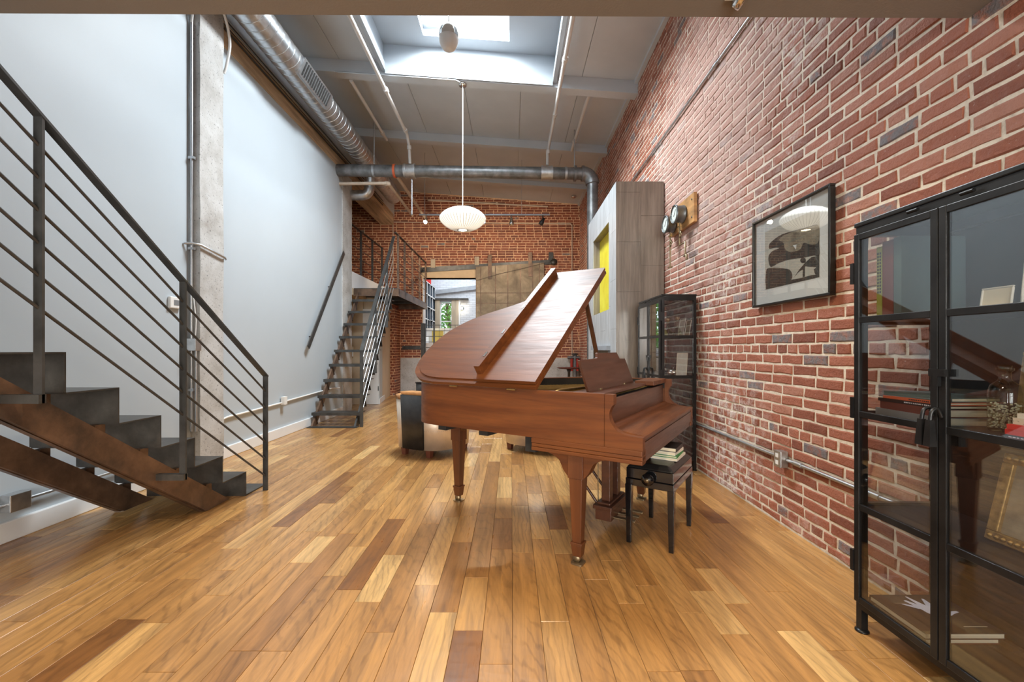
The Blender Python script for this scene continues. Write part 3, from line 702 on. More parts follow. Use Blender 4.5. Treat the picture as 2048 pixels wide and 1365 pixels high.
sc = thing('wall_sconce', 'small bare bulb wall light beside the far sash window', 'wall light', (-1.84, 15.96, 2.72))
MB().lathe([(0,0),(0.05,0),(0.05,0.03),(0,0.03)], 12, M=Matrix.Rotation(math.pi/2, 4, 'X')).build('backplate', 'steel_dark', sc)
MB().lathe([(0,-0.05),(0.03,-0.03),(0.035,0),(0.02,0.03),(0,0.04)], 12, (0,-0.07,0)).build('bulb', 'bulb', sc)
# ------------------------------------------------------------------ sliding fire door on the end wall
fd = thing('sliding_fire_door', 'metal-clad sliding fire door hanging from a sloping iron track on the brick end wall', 'door', (-0.04, YB - 0.02, 0))
DX0, DX1 = -0.935, 0.935
top = lambda x: 3.46 + 0.06 * (x + 0.93)
m = MB(); m.hexa([(DX0,-0.07,0.62),(DX1,-0.07,0.62),(DX1,-0.02,0.62),(DX0,-0.02,0.62)], [(DX0,-0.07,top(DX0)),(DX1,-0.07,top(DX1)),(DX1,-0.02,top(DX1)),(DX0,-0.02,top(DX0))]); m.build('door_core', 'rust_steel', fd)
xs = [DX0, -0.80, -0.40, -0.06, 0.28, 0.62, 0.80, DX1]; zs = [0.62, 1.12, 1.58, 2.02, 2.46, 2.74, 9]
for i in range(len(xs) - 1):
    for j in range(len(zs) - 1):
        a, b = xs[i] + 0.012, xs[i+1] - 0.012; c0 = zs[j] + 0.012
        ta, tb = (zs[j+1] - 0.006,)*2 if zs[j+1] < 5 else (top(a) - 0.006, top(b) - 0.006)
        d0 = R.uniform(0.078, 0.084)
        m = MB(); m.hexa([(a,-d0,c0),(b,-d0,c0),(b,-0.069,c0),(a,-0.069,c0)], [(a,-d0,ta),(b,-d0,tb),(b,-0.069,tb),(a,-0.069,ta)]); m.build('door_sheet', 'metal_door', fd)
for x in (-0.55, 0.55):
    zt = top(x); MB().box(x - 0.05, x + 0.05, -0.105, -0.084, zt - 0.36, zt + 0.30).build('hanger_strap', 'rust_steel', fd)
    MB().lathe([(0,-0.02),(0.06,-0.02),(0.06,0.02),(0,0.02)], 14, (x, -0.06, zt + 0.22), Matrix.Rotation(math.pi/2, 4, 'X')).build('roller', 'steel_dark', fd)
MB().tube([(DX0 - 0.15, -0.11, 3.06), (DX0 + 0.1, -0.11, 3.10), (-0.3, -0.11, 3.26), (0.4, -0.11, 3.42), (DX1 + 0.25, -0.10, 3.62)], 0.004, 6).build('cable', 'steel_dark', fd)
tr = thing('door_track', 'sloping dark iron track carrying the sliding fire door', 'track', (-0.9, YB - 0.03, 3.4))
MB().bar((-1.62, 0, -0.02), (2.0, 0, 0.20), 0.03, 0.13).build('rail', 'steel_dark', tr)
for x in (-1.25, -0.05, 1.98): MB().box(x - 0.06, x + 0.06, -0.03, 0.02, 0.02 + (x + 1.6)*0.06, 0.25 + (x + 1.6)*0.06).build('bracket', 'steel_dark' if x > 1 else 'wood_casing', tr)
MB().lathe([(0,-0.03),(0.09,-0.03),(0.09,0.02),(0,0.02)], 16, (2.06, -0.02, 0.20), Matrix.Rotation(math.pi/2, 4, 'X')).build('pulley', 'steel_dark', tr)

# ------------------------------------------------------------------ near staircase against the white wall
st = thing('steel_staircase', 'folded steel plate staircase with rusty stringers and rod railing rising to the mezzanine', 'staircase', (-2.6, 3.7, 0))
def S(m, name, mat, bev=0.0):
    o = m.build(name, mat, st, bev); o.location = (2.6, -3.7, 0); return o
RISE, RUN, SX_ = 0.2007, 0.288, (-3.02, -2.2)
yj = lambda j: 3.555 - RUN*(j - 1)
S(MB().box(SX_[0], SX_[1], 3.555, 3.845, 0, 0.012), 'floor_plate', 'plate_steel')
for j in range(1, 15):
    z = RISE*j
    S(MB().box(SX_[0], SX_[1], yj(j) - 0.004, yj(j) + 0.004, z - RISE, z - 0.008), 'riser', 'plate_steel')
    S(MB().box(SX_[0], SX_[1], yj(j) - RUN + 0.005, yj(j) + 0.004, z - 0.008, z), 'tread', 'plate_steel')
for x0 in (-2.30, -2.92):
    m = MB(); pr = [(3.215, 0.004), (3.47, 0.004), (3.47 - 3.93, 0.004 + 3.93*0.70), (3.215 - 3.93, 0.004 + 3.93*0.70)]
    m.prism([(a, b) for a, b in pr], lambda a, b, k: (x0 + (0.02 if k else 0.0), a, b))
    for off in (0.0, 1.0):
        a0 = (pr[0] if off == 0 else pr[1]); a1 = (pr[3] if off == 0 else pr[2]); dz = 0.012 if off == 0 else -0.012
        m.hexa([(x0 - 0.045, a0[0], a0[1]), (x0, a0[0], a0[1]), (x0, a0[0] - 0.012, a0[1] + 0.0), (x0 - 0.045, a0[0] - 0.012, a0[1])],
               [(x0 - 0.045, a1[0], a1[1]), (x0, a1[0], a1[1]), (x0, a1[0], a1[1] + dz), (x0 - 0.045, a1[0], a1[1] + dz)])
    S(m, 'stringer', 'rust_steel')
    for j in range(2, 15):
        S(MB().box(x0 - 0.045, x0 - 0.004, yj(j) - 0.03, yj(j) + 0.03, RISE*(j-1) - 0.075, RISE*(j-1) - 0.008), 'tread_bracket', 'rust_steel')
XP = -2.12; zr = lambda y: 0.987 + 0.7213*(3.697 - y)
posts = [(3.697, 0.0), (2.769, 0.374), (1.925, 0.975), (1.05, 1.60)]
for i, (y, zb) in enumerate(posts):
    S(MB().box(XP - 0.02, XP + 0.02, y - 0.006, y + 0.006, zb, zr(y) - 0.004), 'railing_post', 'steel_dark')
    if i: S(MB().box(-2.285, XP + 0.02, y - 0.02, y + 0.012, zb, zb + 0.04), 'post_bracket', 'brass' if False else 'plate_steel')
S(MB().bar((XP, 3.705, zr(3.705)), (XP, 0.6, zr(0.6)), 0.044, 0.012), 'handrail', 'steel_dark')
for k in range(6):
    dz = 0.134 + 0.146*k
    S(MB().tube([(XP, 3.697, zr(3.697) - dz), (XP, 0.62, zr(0.62) - dz)], 0.0075, 8), 'railing_rod', 'steel_dark')

# ------------------------------------------------------------------ far staircase with landing
ft = thing('open_stair', 'steep open steel stair with flat bar handrail rising to the landing', 'staircase', (-2.8, 6.75, 0))
def T(m, name, mat, bev=0.0):
    o = m.build(name, mat, ft, bev); o.location = (2.8, -6.75, 0); return o
FX0, FX1 = -3.15, -2.38
T(MB().box(FX0, FX1, 6.58, 6.70, 0, 0.012), 'floor_plate', 'steel_dark')
for j in range(9):
    y = 6.75 + 0.215*j; z = 0.213 + 0.248*j
    m = MB(); m.box(FX0, FX1, y, y + 0.235, z - 0.012, z); m.box(FX0, FX1, y, y + 0.01, z - 0.045, z - 0.012); T(m, 'tread', 'steel_dark')
    for x in (FX0 + 0.005, FX1 - 0.06):
        m = MB(); m.bar((x + 0.03, y + 0.012, z - 0.012), (x + 0.03, y + 0.10, z - 0.19), 0.05, 0.012); T(m, 'tread_bracket', 'steel_dark')
for x in (-3.11, -2.44):
    m = MB(); m.prism([(6.66, 0.0), (6.80, 0.0), (8.70, 2.19), (8.70, 2.37)], lambda a, b, k: (x + (0.014 if k else -0.014), a, b)); T(m, 'stringer', 'rust_steel' if x < -3 else 'steel_dark')
PX = -2.335; zq = lambda y: 1.2 + 1.225*(y - 6.68)
for y, zb in ((6.68, 0.0), (7.35, 0.80), (8.02, 1.62)):
    T(MB().box(PX - 0.025, PX + 0.025, y - 0.008, y + 0.008, zb, zq(y)), 'railing_post', 'steel_dark')
    if zb: T(MB().box(-2.45, PX + 0.025, y - 0.012, y + 0.012, zb, zb + 0.035), 'post_bracket', 'steel_dark')
T(MB().bar((PX, 6.672, zq(6.672)), (PX, 8.52, zq(8.52)), 0.058, 0.012), 'handrail', 'steel_dark')
for k in range(5):
    dz = 0.20 + 0.20*k; T(MB().tube([(PX, 6.68, zq(6.68) - dz), (PX, 8.5, zq(8.5) - dz)], 0.007, 8), 'railing_rod', 'conduit')
T(MB().bar((-3.13, 6.61, 1.243), (-3.13, 8.02, 3.02), 0.08, 0.014, up=(1, 0, 0.001)), 'wall_handrail', 'steel_dark')
for t_ in (0.12, 0.62): y = 6.61 + 1.41*t_; T(MB().tube([(XL, y, 1.2 + 1.777*t_), (-3.16, y, 1.2 + 1.777*t_), (-3.13, y, 1.243 + 1.777*t_)], 0.009, 8), 'handrail_bracket', 'steel_dark')
m = MB(); m.box(-3.19, -2.30, 8.685, 11.62, 2.435, 2.45); T(m, 'landing_deck', 'steel_dark')
for a in ((-3.19, -2.30, 8.685, 8.70), (-2.30, -2.285, 8.685, 11.6), (-3.19, -2.30, 11.58, 11.6)):
    m = MB(); m.box(*a, 2.30, 2.435); m.box(a[0] - 0.0, a[1] + 0.0, a[2] - 0.02, a[3] + 0.02, 2.285, 2.30); T(m, 'edge_beam', 'rust_steel')
for y in (9.4, 10.1, 10.8): T(MB().box(-3.19, -2.30, y, y + 0.05, 2.35, 2.434), 'joist', 'steel_dark')
for y in (8.72, 9.25, 9.98, 10.75, 11.5): T(MB().box(-2.325, -2.285, y - 0.015, y + 0.015, 2.33, 3.52), 'railing_post', 'rust_steel')
T(MB().box(-2.33, -2.28, 8.5, 11.55, 3.52, 3.532), 'landing_rail', 'steel_dark')
for k in range(5): T(MB().tube([(-2.305, 8.72, 2.62 + 0.17*k), (-2.305, 11.5, 2.62 + 0.17*k)], 0.007, 8), 'railing_rod', 'steel_dark')
cb = MB().box(-3.36, -3.21, 8.56, 11.3, 2.45, 2.78).solo('landing_curb', 'white_trim', 'low white curb wall along the back of the stair landing', 'curb', kind='structure')
MB().box(-0.15, 0.08, -1.3, 1.3, -0.14, -0.001).build('support', 'beige_wall', cb)
ar = thing('alcove_railing', 'dark steel railing standing on the white curb behind the landing', 'railing', (-3.26, 8.6, 2.78))
for y in (0.02, 0.7, 1.45, 2.2): MB().box(-0.02, 0.02, y - 0.02, y + 0.02, 0 if y > 0.1 else -0.05, 0.97).build('post', 'steel_dark', ar)
MB().box(-0.025, 0.025, 0, 2.25, 0.97, 0.985).build('top_rail', 'steel_dark', ar)
for k in range(4): MB().tube([(0, 0.02, 0.16 + 0.2*k), (0, 2.2, 0.16 + 0.2*k)], 0.007, 8).build('rod', 'steel_dark', ar)

def tr_z_(x): return zc(x) - 0.21
# ------------------------------------------------------------------ pipes, duct and wires under the roof
bp = thing('cast_iron_pipe', 'thick black cast iron pipe crossing the room and turning down beside the tiled chimney', 'pipe', (-0.9, 7.9, 4.40))
def B(m, name, mat): o = m.build(name, mat, bp); o.location = (0.9, -7.9, -4.40); return o
PR = 0.108; zp = lambda x: 4.51 - 0.014*(x + 3.2)
pts = [(-3.24, 7.9, zp(-3.24)), (1.32, 7.9, zp(1.32))]
B(MB().tube(pts, PR, 24), 'main_run', 'pipe_black')
el = [(1.30, 7.9, zp(1.3))] + [(1.30 + 0.19*math.sin(math.radians(t)), 7.9, zp(1.3) - 0.19*(1 - math.cos(math.radians(t)))) for t in range(15, 91, 15)]
B(MB().tube(el, PR + 0.018, 24), 'elbow', 'pipe_black')
B(MB().tube([(1.49, 7.9, zp(1.3) - 0.16), (1.49, 7.9, 0.0)], PR - 0.008, 24), 'drop', 'pipe_black')
for x in (1.17, 1.31): B(MB().tube([(x - 0.02, 7.9, zp(x)), (x + 0.02, 7.9, zp(x))], PR + 0.032, 24), 'flange', 'pipe_black')
for x in (-2.53, 1.0): B(MB().tube([(x - 0.02, 7.9, zp(x)), (x + 0.02, 7.9, zp(x))], PR + 0.008, 24), 'hanger_ring', 'conduit')
for x in (-1.87, 0.65):
    for d in (-0.09, 0, 0.09): B(MB().tube([(x + d - (0.075 if d == 0 else 0.016), 7.9, zp(x)), (x + d + (0.075 if d == 0 else 0.016), 7.9, zp(x))], PR + (0.012 if d == 0 else 0.026), 24), 'coupling', 'galvanised')
B(MB().tube([(-2.17, 7.9, zp(-2.17)), (-2.13, 7.9, zp(-2.17))], PR + 0.014, 24), 'orange_clamp', 'orange_clamp')
for x in (-2.53, 1.16): B(MB().tube([(x, 7.9, zp(x) + 0.1), (x, 7.9, zc(x))], 0.012, 8), 'hanger_rod', 'conduit')
def pipe(name, pts, r, mat, label, cat='pipe', n=10, joints=(), grp=None):
    t = thing(name, label, cat, pts[0], group=grp); o0 = Vector(pts[0])
    P_ = [tuple(Vector(p) - o0) for p in pts]
    MB().tube(P_, r, n).build('run', mat, t)
    for (p, d) in joints:
        p = Vector(p) - o0; d = Vector(d).normalized()*0.035; MB().tube([p - d, p + d], r*1.45, n).build('fitting', mat, t)
    return t
pipe('sprinkler_pipe', [(-1.86, 7.86, 4.61), (-1.86, 7.80, 4.90), (-1.85, 7.60, 5.02), (-1.845, 3.9, 5.02)], 0.027, 'pipe_white', 'white pipe from the black pipe along the skylight well, on the duct side',
     joints=[((-1.86, 7.8, 4.88), (0, 0.1, -1)), ((-1.846, 7.45, 5.02), (0, 1, 0)), ((-1.845, 6.3, 5.02), (0, 1, 0))])
pipe('sprinkler_pipe', [(0.66, 7.88, 4.59), (0.67, 7.98, 4.86), (0.69, 8.0, 4.98), (0.70, 3.9, 5.0)], 0.027, 'pipe_white', 'white pipe from the black pipe along the skylight well, on the brick side',
     joints=[((0.68, 7.98, 4.88), (0, 0, 1)), ((0.70, 6.9, 4.99), (0, 1, 0)), ((0.70, 5.6, 5.0), (0, 1, 0))])
pipe('roof_pipe', [(-2.44, 6.52, 5.30), (-2.44, 8.38, 5.30)], 0.028, 'pipe_white', 'short white pipe under the roof panels beside the spiral duct', joints=[((-2.44, 8.1, 5.30), (0, 1, 0))])
pipe('roof_pipe', [(1.18, 6.52, 5.1), (1.18, 8.38, 5.1)], 0.03, 'pipe_white', 'short white pipe under the roof panels near the brick wall', joints=[((1.18, 8.0, 5.1), (0, 1, 0))])
pipe('beige_pipe', [(-2.14, 8.02, 4.45), (-2.14, 10.6, 4.47)], 0.034, 'pipe_beige', 'beige pipe running from the orange clamp toward the brick end wall')
pipe('beige_pipe', [(-3.22, 7.98, 4.29), (-2.33, 7.98, 4.30), (-2.29, 8.05, 4.30), (-2.29, 9.9, 4.30)], 0.03, 'pipe_beige', 'beige pipe elbow coming out of the white wall below the black pipe', joints=[((-2.31, 8.0, 4.30), (1, 1, 0))])
pipe('drop_rod', [(-1.84, 7.93, 4.355), (-1.84, 7.93, 3.70)], 0.014, 'conduit', 'thin steel rod hanging below the black pipe near the orange clamp', 'rod', 8)
duct = thing('spiral_duct', 'large galvanised spiral air duct under the roof above the white wall', 'duct', (-2.83, 7.0, 4.70))
def D(m, name, mat): o = m.build(name, mat, duct); o.location = (2.83, -7.0, -4.70); return o
DR = 0.18
D(MB().tube([(-2.83, 2.0, 4.885), (-2.83, 10.3, 4.885)], DR, 40), 'duct_body', 'galvanised')
hp = []; pitch = 0.125; y = 2.0; k = 0
while y < 10.28:
    a = 2*math.pi*k/20; hp.append((-2.83 + (DR + 0.001)*math.cos(a), y, 4.885 + (DR + 0.001)*math.sin(a))); k += 1; y = 2.0 + pitch*k/20
D(MB().tube(hp, 0.0055, 4, cap=False), 'spiral_seam', 'galvanised')
for y in (7.1, 9.3): D(MB().tube([(-2.83, y - 0.03, 4.885), (-2.83, y + 0.03, 4.885)], DR + 0.006, 40), 'joint_band', 'galvanised')
# register on the lower inner side of the duct
ng = Vector((0.92, 0, -0.392)); tg = Vector((0.392, 0, 0.92)); gc = Vector((-2.83, 5.85, 4.885)) + ng*(DR + 0.008)
def gbox(y0, y1, s0, s1, d0, d1, mat, name):
    P_ = lambda y, s, d: tuple(gc + Vector((0, y, 0)) + tg*s + ng*d)
    D(MB().hexa([P_(y0,s0,d0), P_(y1,s0,d0), P_(y1,s1,d0), P_(y0,s1,d0)], [P_(y0,s0,d1), P_(y1,s0,d1), P_(y1,s1,d1), P_(y0,s1,d1)]), name, mat)
gbox(-0.42, 0.42, -0.11, 0.11, -0.06, 0.006, 'galvanised', 'register_frame')
for q in range(14): gbox(-0.37 + q*0.054, -0.37 + q*0.054 + 0.02, -0.085, 0.085, 0.006, 0.016, 'steel_dark', 'register_slat')
el = [(-2.83, 8.55, 4.75), (-2.83, 8.55, 4.42)] + [(-2.83 - 0.14*(1 - math.cos(math.radians(t))), 8.55, 4.42 - 0.14*math.sin(math.radians(t))) for t in (30, 60, 90)] + [(-3.9, 8.55, 4.28)]
D(MB().tube(el, 0.10, 20), 'branch_elbow', 'galvanised')
cw = thing('cable_bundle', 'bundle of dark cables and conduits clipped along the timber wall beam', 'cable', (XL + 0.03, 6.0, 4.80))
for k in range(5):
    pts = [(0.005 + 0.012*(k % 2), y - 6.0, -0.02 - 0.03*k + R.uniform(-0.006, 0.006) + 0.10) for y in [2.0 + 0.45*q for q in range(20)]]
    MB().tube(pts, (0.011, 0.007, 0.008, 0.006, 0.010)[k], 6).build('cable', ('conduit', 'wire_black', 'pipe_beige', 'wire_black', 'wire_black')[k], cw)
# conduits on the near pilaster
cd = thing('pilaster_conduit', 'steel conduit with boxes running down the side of the concrete pilaster', 'conduit', (XL + 0.03, 4.25, 0))
MB().tube([(0, 0, 0.4), (0, 0, 4.45)], 0.013, 8).build('run', 'conduit', cd)
MB().tube([(0.05, -0.005, 0.4), (0.05, -0.005, 1.22)], 0.011, 8).build('run', 'conduit', cd)
MB().tube([(0.04, -0.005, 1.30), (0.05, -0.005, 1.5), (0.02, -0.01, 1.8)], 0.006, 6).build('wire', 'plastic_white', cd)
MB().box(-0.028, 0.085, -0.06, 0.02, 1.20, 1.32).build('switch_box', 'galvanised', cd, 0.004)
MB().tube([(0, 0, 4.45), (0.03, -0.02, 4.6), (0.07, 0, 4.75), (0.08, 0.05, 4.80)], 0.012, 8).build('flex_run', 'plastic_white', cd)
for z in (2.2, 3.1, 0.8): MB().box(-0.026, 0.03, -0.016, 0.016, z, z + 0.025).build('strap', 'conduit', cd)
o = thing('pilaster_clamp', 'bent steel conduit wrapping around the concrete pilaster', 'conduit', (XL + 0.1, 4.28, 2.24))
MB().tube([(-0.09, -0.10, 0.01), (-0.04, -0.05, 0.02), (0.015, -0.02, 0.01), (0.018, 0.33, -0.04), (0.0, 0.37, -0.05)], 0.012, 8).build('run', 'conduit', o)
o = thing('flex_conduit', 'pale flexible conduit looping over the top of the concrete pilaster', 'conduit', (XL + 0.12, 4.5, 4.3))
MB().tube(smooth_path([(0.02, -0.12, 0.52), (0.05, 0.02, 0.45), (0.02, 0.16, 0.25), (-0.02, 0.17, 0.02), (-0.05, 0.17, -0.08)], 6), 0.014, 8).build('run', 'plastic_white', o)
MB().box(-0.05, 0.03, -0.2, -0.12, 0.48, 0.56).build('clamp', 'galvanised', o, 0.005)
o = thing('thermostat', 'small white thermostat on the white wall beside the pilaster', 'thermostat', (XL, 4.06, 1.60))
MB().box(0, 0.03, -0.07, 0.07, 0, 0.11).build('case', 'plastic_white', o, 0.008); MB().box(0.03, 0.032, -0.03, 0.03, 0.03, 0.08).build('screen', 'cloth_grey', o)
def outlet(name, loc, rz, label, run, mat_box, split):
    t = thing(name, label, 'outlet', loc, rz)
    MB().box(-0.035, 0.035, -0.05, 0, -0.055, 0.055).build('box', mat_box, t, 0.004)
    MB().box(-0.036, 0.036, -0.056, -0.05, -0.056, 0.056).build('cover_plate', mat_box, t, 0.006)
    for z in (-0.024, 0.024): MB().rprism(-0.015, 0.015, -0.0585, -0.055, z - 0.013, z + 0.013, 0.0015, 2).build('socket', 'plastic_white', t)
    return t
# right wall: low conduit with an outlet, high conduit
outlet('wall_outlet', (XR - 0.012, 2.93, 0.469), -math.pi/2, 'galvanised double outlet box on the brick wall between the two cabinets', None, 'galvanised', 0)
pipe('low_conduit', [(XR - 0.018, 0.3, 0.467), (XR - 0.018, 2.89, 0.467)], 0.0125, 'conduit', 'steel conduit from the outlet behind the near glass cabinet', 'conduit', 8, [((XR - 0.018, 2.2, 0.467), (0, 1, 0)), ((XR - 0.018, 2.78, 0.467), (0, 1, 0))])
pipe('low_conduit', [(XR - 0.018, 2.97, 0.467), (XR - 0.018, 5.2, 0.467)], 0.0125, 'conduit', 'steel conduit from the outlet to the tiled chimney behind the far glass cabinet', 'conduit', 8)
pipe('high_conduit', [(XR - 0.025, 1.0, 3.805), (XR - 0.025, 8.6, 3.805)], 0.012, 'conduit', 'long thin conduit along the upper part of the brick side wall', 'conduit', 8, [((XR - 0.025, y, 3.805), (0, 1, 0)) for y in (3.9, 6.4)])
outlet('wall_outlet', (XL + 0.012, 5.96, 0.50), math.pi/2, 'white outlet box on the white wall beyond the pilaster', None, 'plastic_white', 0)
pipe('wall_conduit', [(XL + 0.02, 4.64, 0.43), (XL + 0.02, 4.8, 0.455), (XL + 0.02, 5.92, 0.47)], 0.012, 'plastic_white', 'white conduit on the white wall between the pilaster and the outlet', 'conduit', 8)
pipe('wall_conduit', [(XL + 0.02, 6.0, 0.48), (XL + 0.02, 7.6, 0.52), (XL + 0.03, 7.9, 0.5)], 0.012, 'plastic_white', 'white conduit on the white wall running behind the open stair', 'conduit', 8)
o = thing('junction_box', 'grey junction box with conduit low on the wall under the steel staircase', 'junction box', (XL, 2.74, 0.19))
MB().box(0.002, 0.07, -0.06, 0.06, 0.0, 0.11).build('box', 'galvanised', o, 0.005)
MB().tube([(0.03, -1.2, 0.05), (0.03, -0.06, 0.05)], 0.012, 8).build('run', 'conduit', o); MB().tube([(0.03, 0.06, 0.05), (0.03, 1.2, 0.05)], 0.012, 8).build('run', 'conduit', o)
# conduits on the end wall
pipe('end_wall_conduit', [(-3.6, YB - 0.03, 4.70), (1.62, YB - 0.03, 4.65), (1.66, YB - 0.03, 4.60), (1.66, YB - 0.03, 1.0)], 0.014, 'pipe_beige', 'thin conduit crossing the brick end wall and dropping near the corner', 'conduit', 8)
pipe('end_wall_conduit', [(-2.3, YB - 0.03, 5.30), (1.0, YB - 0.03, 5.12)], 0.022, 'pipe_beige', 'beige pipe high on the brick end wall under the roof', 'conduit', 8, [((-0.4, YB - 0.03, 5.2), (0, 0, 1)), ((-1.5, YB - 0.03, 5.26), (0, 0, 1))])
pipe('alcove_conduit', [(-3.25, YB - 0.03, 4.7), (-3.25, YB - 0.03, 3.3)], 0.013, 'pipe_beige', 'conduit dropping down the brick wall behind the alcove railing', 'conduit', 8)
pipe('beam_conduit', [(-2.6, 6.33, tr_z_(-2.6)), (-0.82, 6.33, tr_z_(-0.82)), (-0.76, 6.36, tr_z_(-0.76) - 0.01)], 0.01, 'conduit', 'thin conduit along the roof beam to the saucer pendant canopy', 'conduit', 8)
# white drain pipe on the floor behind the open stair
pipe('drain_elbow', [(-3.37, 8.9, 0.02), (-3.37, 8.9, 0.1), (-3.40, 8.92, 0.17), (-3.48, 8.95, 0.20), (-3.6, 9.0, 0.20)], 0.06, 'plastic_white', 'short white drain elbow on the floor behind the open stair', 'pipe', 14)
o = thing('electrical_panel', 'small white panel with switches on the beige closet wall', 'panel', (-3.55, 9.41, 1.05)); MB().box(-0.1, 0.08, -0.03, 0, 0, 0.22).build('box', 'plastic_white', o); MB().box(-0.06, 0.0, -0.04, -0.03, 0.30, 0.40).build('switch', 'cloth_black', o)

# ------------------------------------------------------------------ lamps
def tr_z(x): return zc(x) - 0.197
bl = thing('saucer_pendant', 'white ribbed saucer pendant lamp hanging from the roof beam over the room', 'pendant lamp', (-0.731, 6.43, 3.0))
prof = [(0.075, -0.165), (0.10, -0.162), (0.18, -0.142), (0.26, -0.10), (0.32, -0.045), (0.343, 0.0), (0.328, 0.04), (0.28, 0.088), (0.20, 0.132), (0.11, 0.160), (0.03, 0.170)]
prof = [tuple(p) for p in smooth_path(prof, 4)]
o = MB().lathe(prof, 64, (0, 0, 0.165)).build('shade', 'lamp_shade', bl)
rib = MB().tube([(r + 0.001, 0, z + 0.165) for r, z in prof], 0.0034, 5).mesh('rib', 'lamp_rib')
for k in range(44):
    o = bpy.data.objects.new('rib', rib); C.objects.link(o); o.parent = bl; o.rotation_euler = (0, 0, 2*math.pi*k/44)
MB().lathe([(0.066,-0.004),(0.082,-0.004),(0.082,0.006),(0.066,0.006),(0.066,-0.004)], 32).build('bottom_ring', 'steel_dark', bl)
MB().tube([(0,0,0.33),(0,0,tr_z(-0.731) - 3.0)], 0.006, 8).build('cord', 'plastic_white', bl)
MB().lathe([(0,0),(0.055,0),(0.06,-0.012),(0.055,-0.03),(0.012,-0.035)], 20, (0,0,tr_z(-0.731) - 3.0)).build('canopy', 'chrome', bl)
lamp('saucer_bulb', 'POINT', (-0.731, 6.43, 3.12), 14, (1.0, 0.86, 0.66), r=0.04)
gp = thing('globe_pendant', 'egg shaped pendant lamp with chrome cap and opal glass hanging below the skylight', 'pendant lamp', (-0.69, 4.72, 4.50))
MB().lathe([tuple(p) for p in smooth_path([(0.0, 0.0), (0.05, 0.012), (0.085, 0.05), (0.103, 0.10), (0.107, 0.145)], 5)], 32).build('glass_globe', 'opal', gp)
MB().lathe([(0.109,0.14),(0.109,0.185)], 32).build('band', 'chrome', gp)
MB().lathe([tuple(p) for p in smooth_path([(0.108,0.185),(0.10,0.23),(0.075,0.265),(0.04,0.283),(0.012,0.288)], 5)], 32).build('cap', 'chrome', gp)
MB().tube([(0,0,0.285),(0,0,zc(-0.69) + WH - 4.5 + 0.1)], 0.008, 8).build('stem', 'chrome', gp)
MB().box(-0.66, 0.70, -0.02, 0.02, zc(-0.69) + WH - 4.5 + 0.06, zc(-0.69) + WH - 4.5 + 0.11).build('mount_bar', 'white_trim', gp)
# track with four spot heads
TY, TZ = 9.3, 4.11
tk = thing('light_track', 'long thin lighting track hung on wires before the brick end wall', 'track', (-0.55, TY, TZ))
MB().box(-1.45, 1.38, -0.017, 0.017, 0, 0.03).build('rail', 'conduit', tk)
for x in (-1.33, 0.77): MB().tube([(x, 0, 0.03), (x, 0, zc(x - 0.55) - TZ)], 0.005, 6).build('hanger_wire', 'conduit', tk)
def spot(x, mat, tilt, lit, label):
    s = thing('track_spot', label, 'spotlight', (x, TY, TZ - 0.001))
    MB().tube([(0,0,0),(0,0,-0.07)], 0.014, 8).build('stem', mat, s)
    Mx = Matrix.Translation((0, 0, -0.10)) @ Matrix.Rotation(tilt, 4, 'Y') @ Matrix.Rotation(-0.9 if lit else 0.1, 4, 'X')
    MB().lathe([(0, 0.05), (0.03, 0.05), (0.034, 0.0), (0.05, -0.05), (0.05, -0.11), (0.044, -0.11), (0.04, -0.06), (0, -0.05)], 18, (0,0,0), Mx).build('head', mat, s)
    MB().lathe([(0, -0.085), (0.042, -0.085)], 18, (0,0,0), Mx).build('lens', 'bulb' if lit else 'opal', s)
    return s
spot(-1.85, 'chrome', 0.05, True, 'lit track spotlight shining toward the piano near the beige pipe')
spot(-0.62, 'chrome', -0.3, True, 'lit track spotlight half hidden behind the saucer pendant')
spot(0.0, 'chrome', 0.0, False, 'chrome track spotlight pointing straight down')
spot(0.68, 'steel_dark', 0.5, False, 'black track spotlight tilted toward the fire door')
for x in (-1.85, -0.62): lamp('spot_beam', 'SPOT', (x, TY - 0.14, TZ - 0.18), 22 if x < -1 else 22, (1.0, 0.78, 0.5), (math.radians(-38), 0, 0.1), 0.04, spot=95)
for x_ in (-2.0, 0.1): lamp('end_wall_wash', 'SPOT', (x_, TY + 0.02, TZ - 0.2), 62, (1.0, 0.80, 0.58), (math.radians(58), 0, -0.1), 0.05, spot=150)  # extra spots beside the track heads, added to brighten the end wall
o = thing('ceiling_lamp', 'tiny chrome ceiling light in the corner above the brick end wall', 'ceiling light', (1.62, 11.2, zc(1.62) - 0.06)); MB().lathe([(0,0),(0.05,0.005),(0.07,0.03),(0.06,0.058),(0,0.058)], 16).build('housing', 'chrome', o)
def soffit_spot(x, y, label, power):
    sp = thing('soffit_spotlight', label, 'spotlight', (x, y, 2.58))
    Mx = Matrix.Translation((0.0, -0.01, -0.005)) @ Matrix.Rotation(-1.2, 4, 'Y')
    MB().lathe([(0.03,0.02),(0.038,0.02),(0.042,-0.01),(0.036,-0.014),(0.03,-0.01),(0.03,0.02)], 24, (0,0,0), Mx).build('ring', 'chrome', sp)
    MB().lathe([(0,0.03),(0.028,0.02),(0.03,-0.004),(0,-0.002)], 20, (0,0,0), Mx).build('lens', 'cloth_grey', sp)
    MB().box(-0.06, -0.02, -0.05, 0.0, -0.012, 0.0).build('mount', 'plastic_white', sp)
    lamp('soffit_beam', 'SPOT', (x, y - 0.02, 2.50), power, (1.0, 0.80, 0.55), (math.radians(18), 0, 0), 0.06, spot=140)
soffit_spot(0.885, 1.66, 'chrome spotlight ring hanging at the edge of the mezzanine underside', 26)
soffit_spot(-0.9, 1.2, 'chrome spotlight in the mezzanine underside on the staircase side', 40)  # this and the next spotlight are added out of view to warm the floor
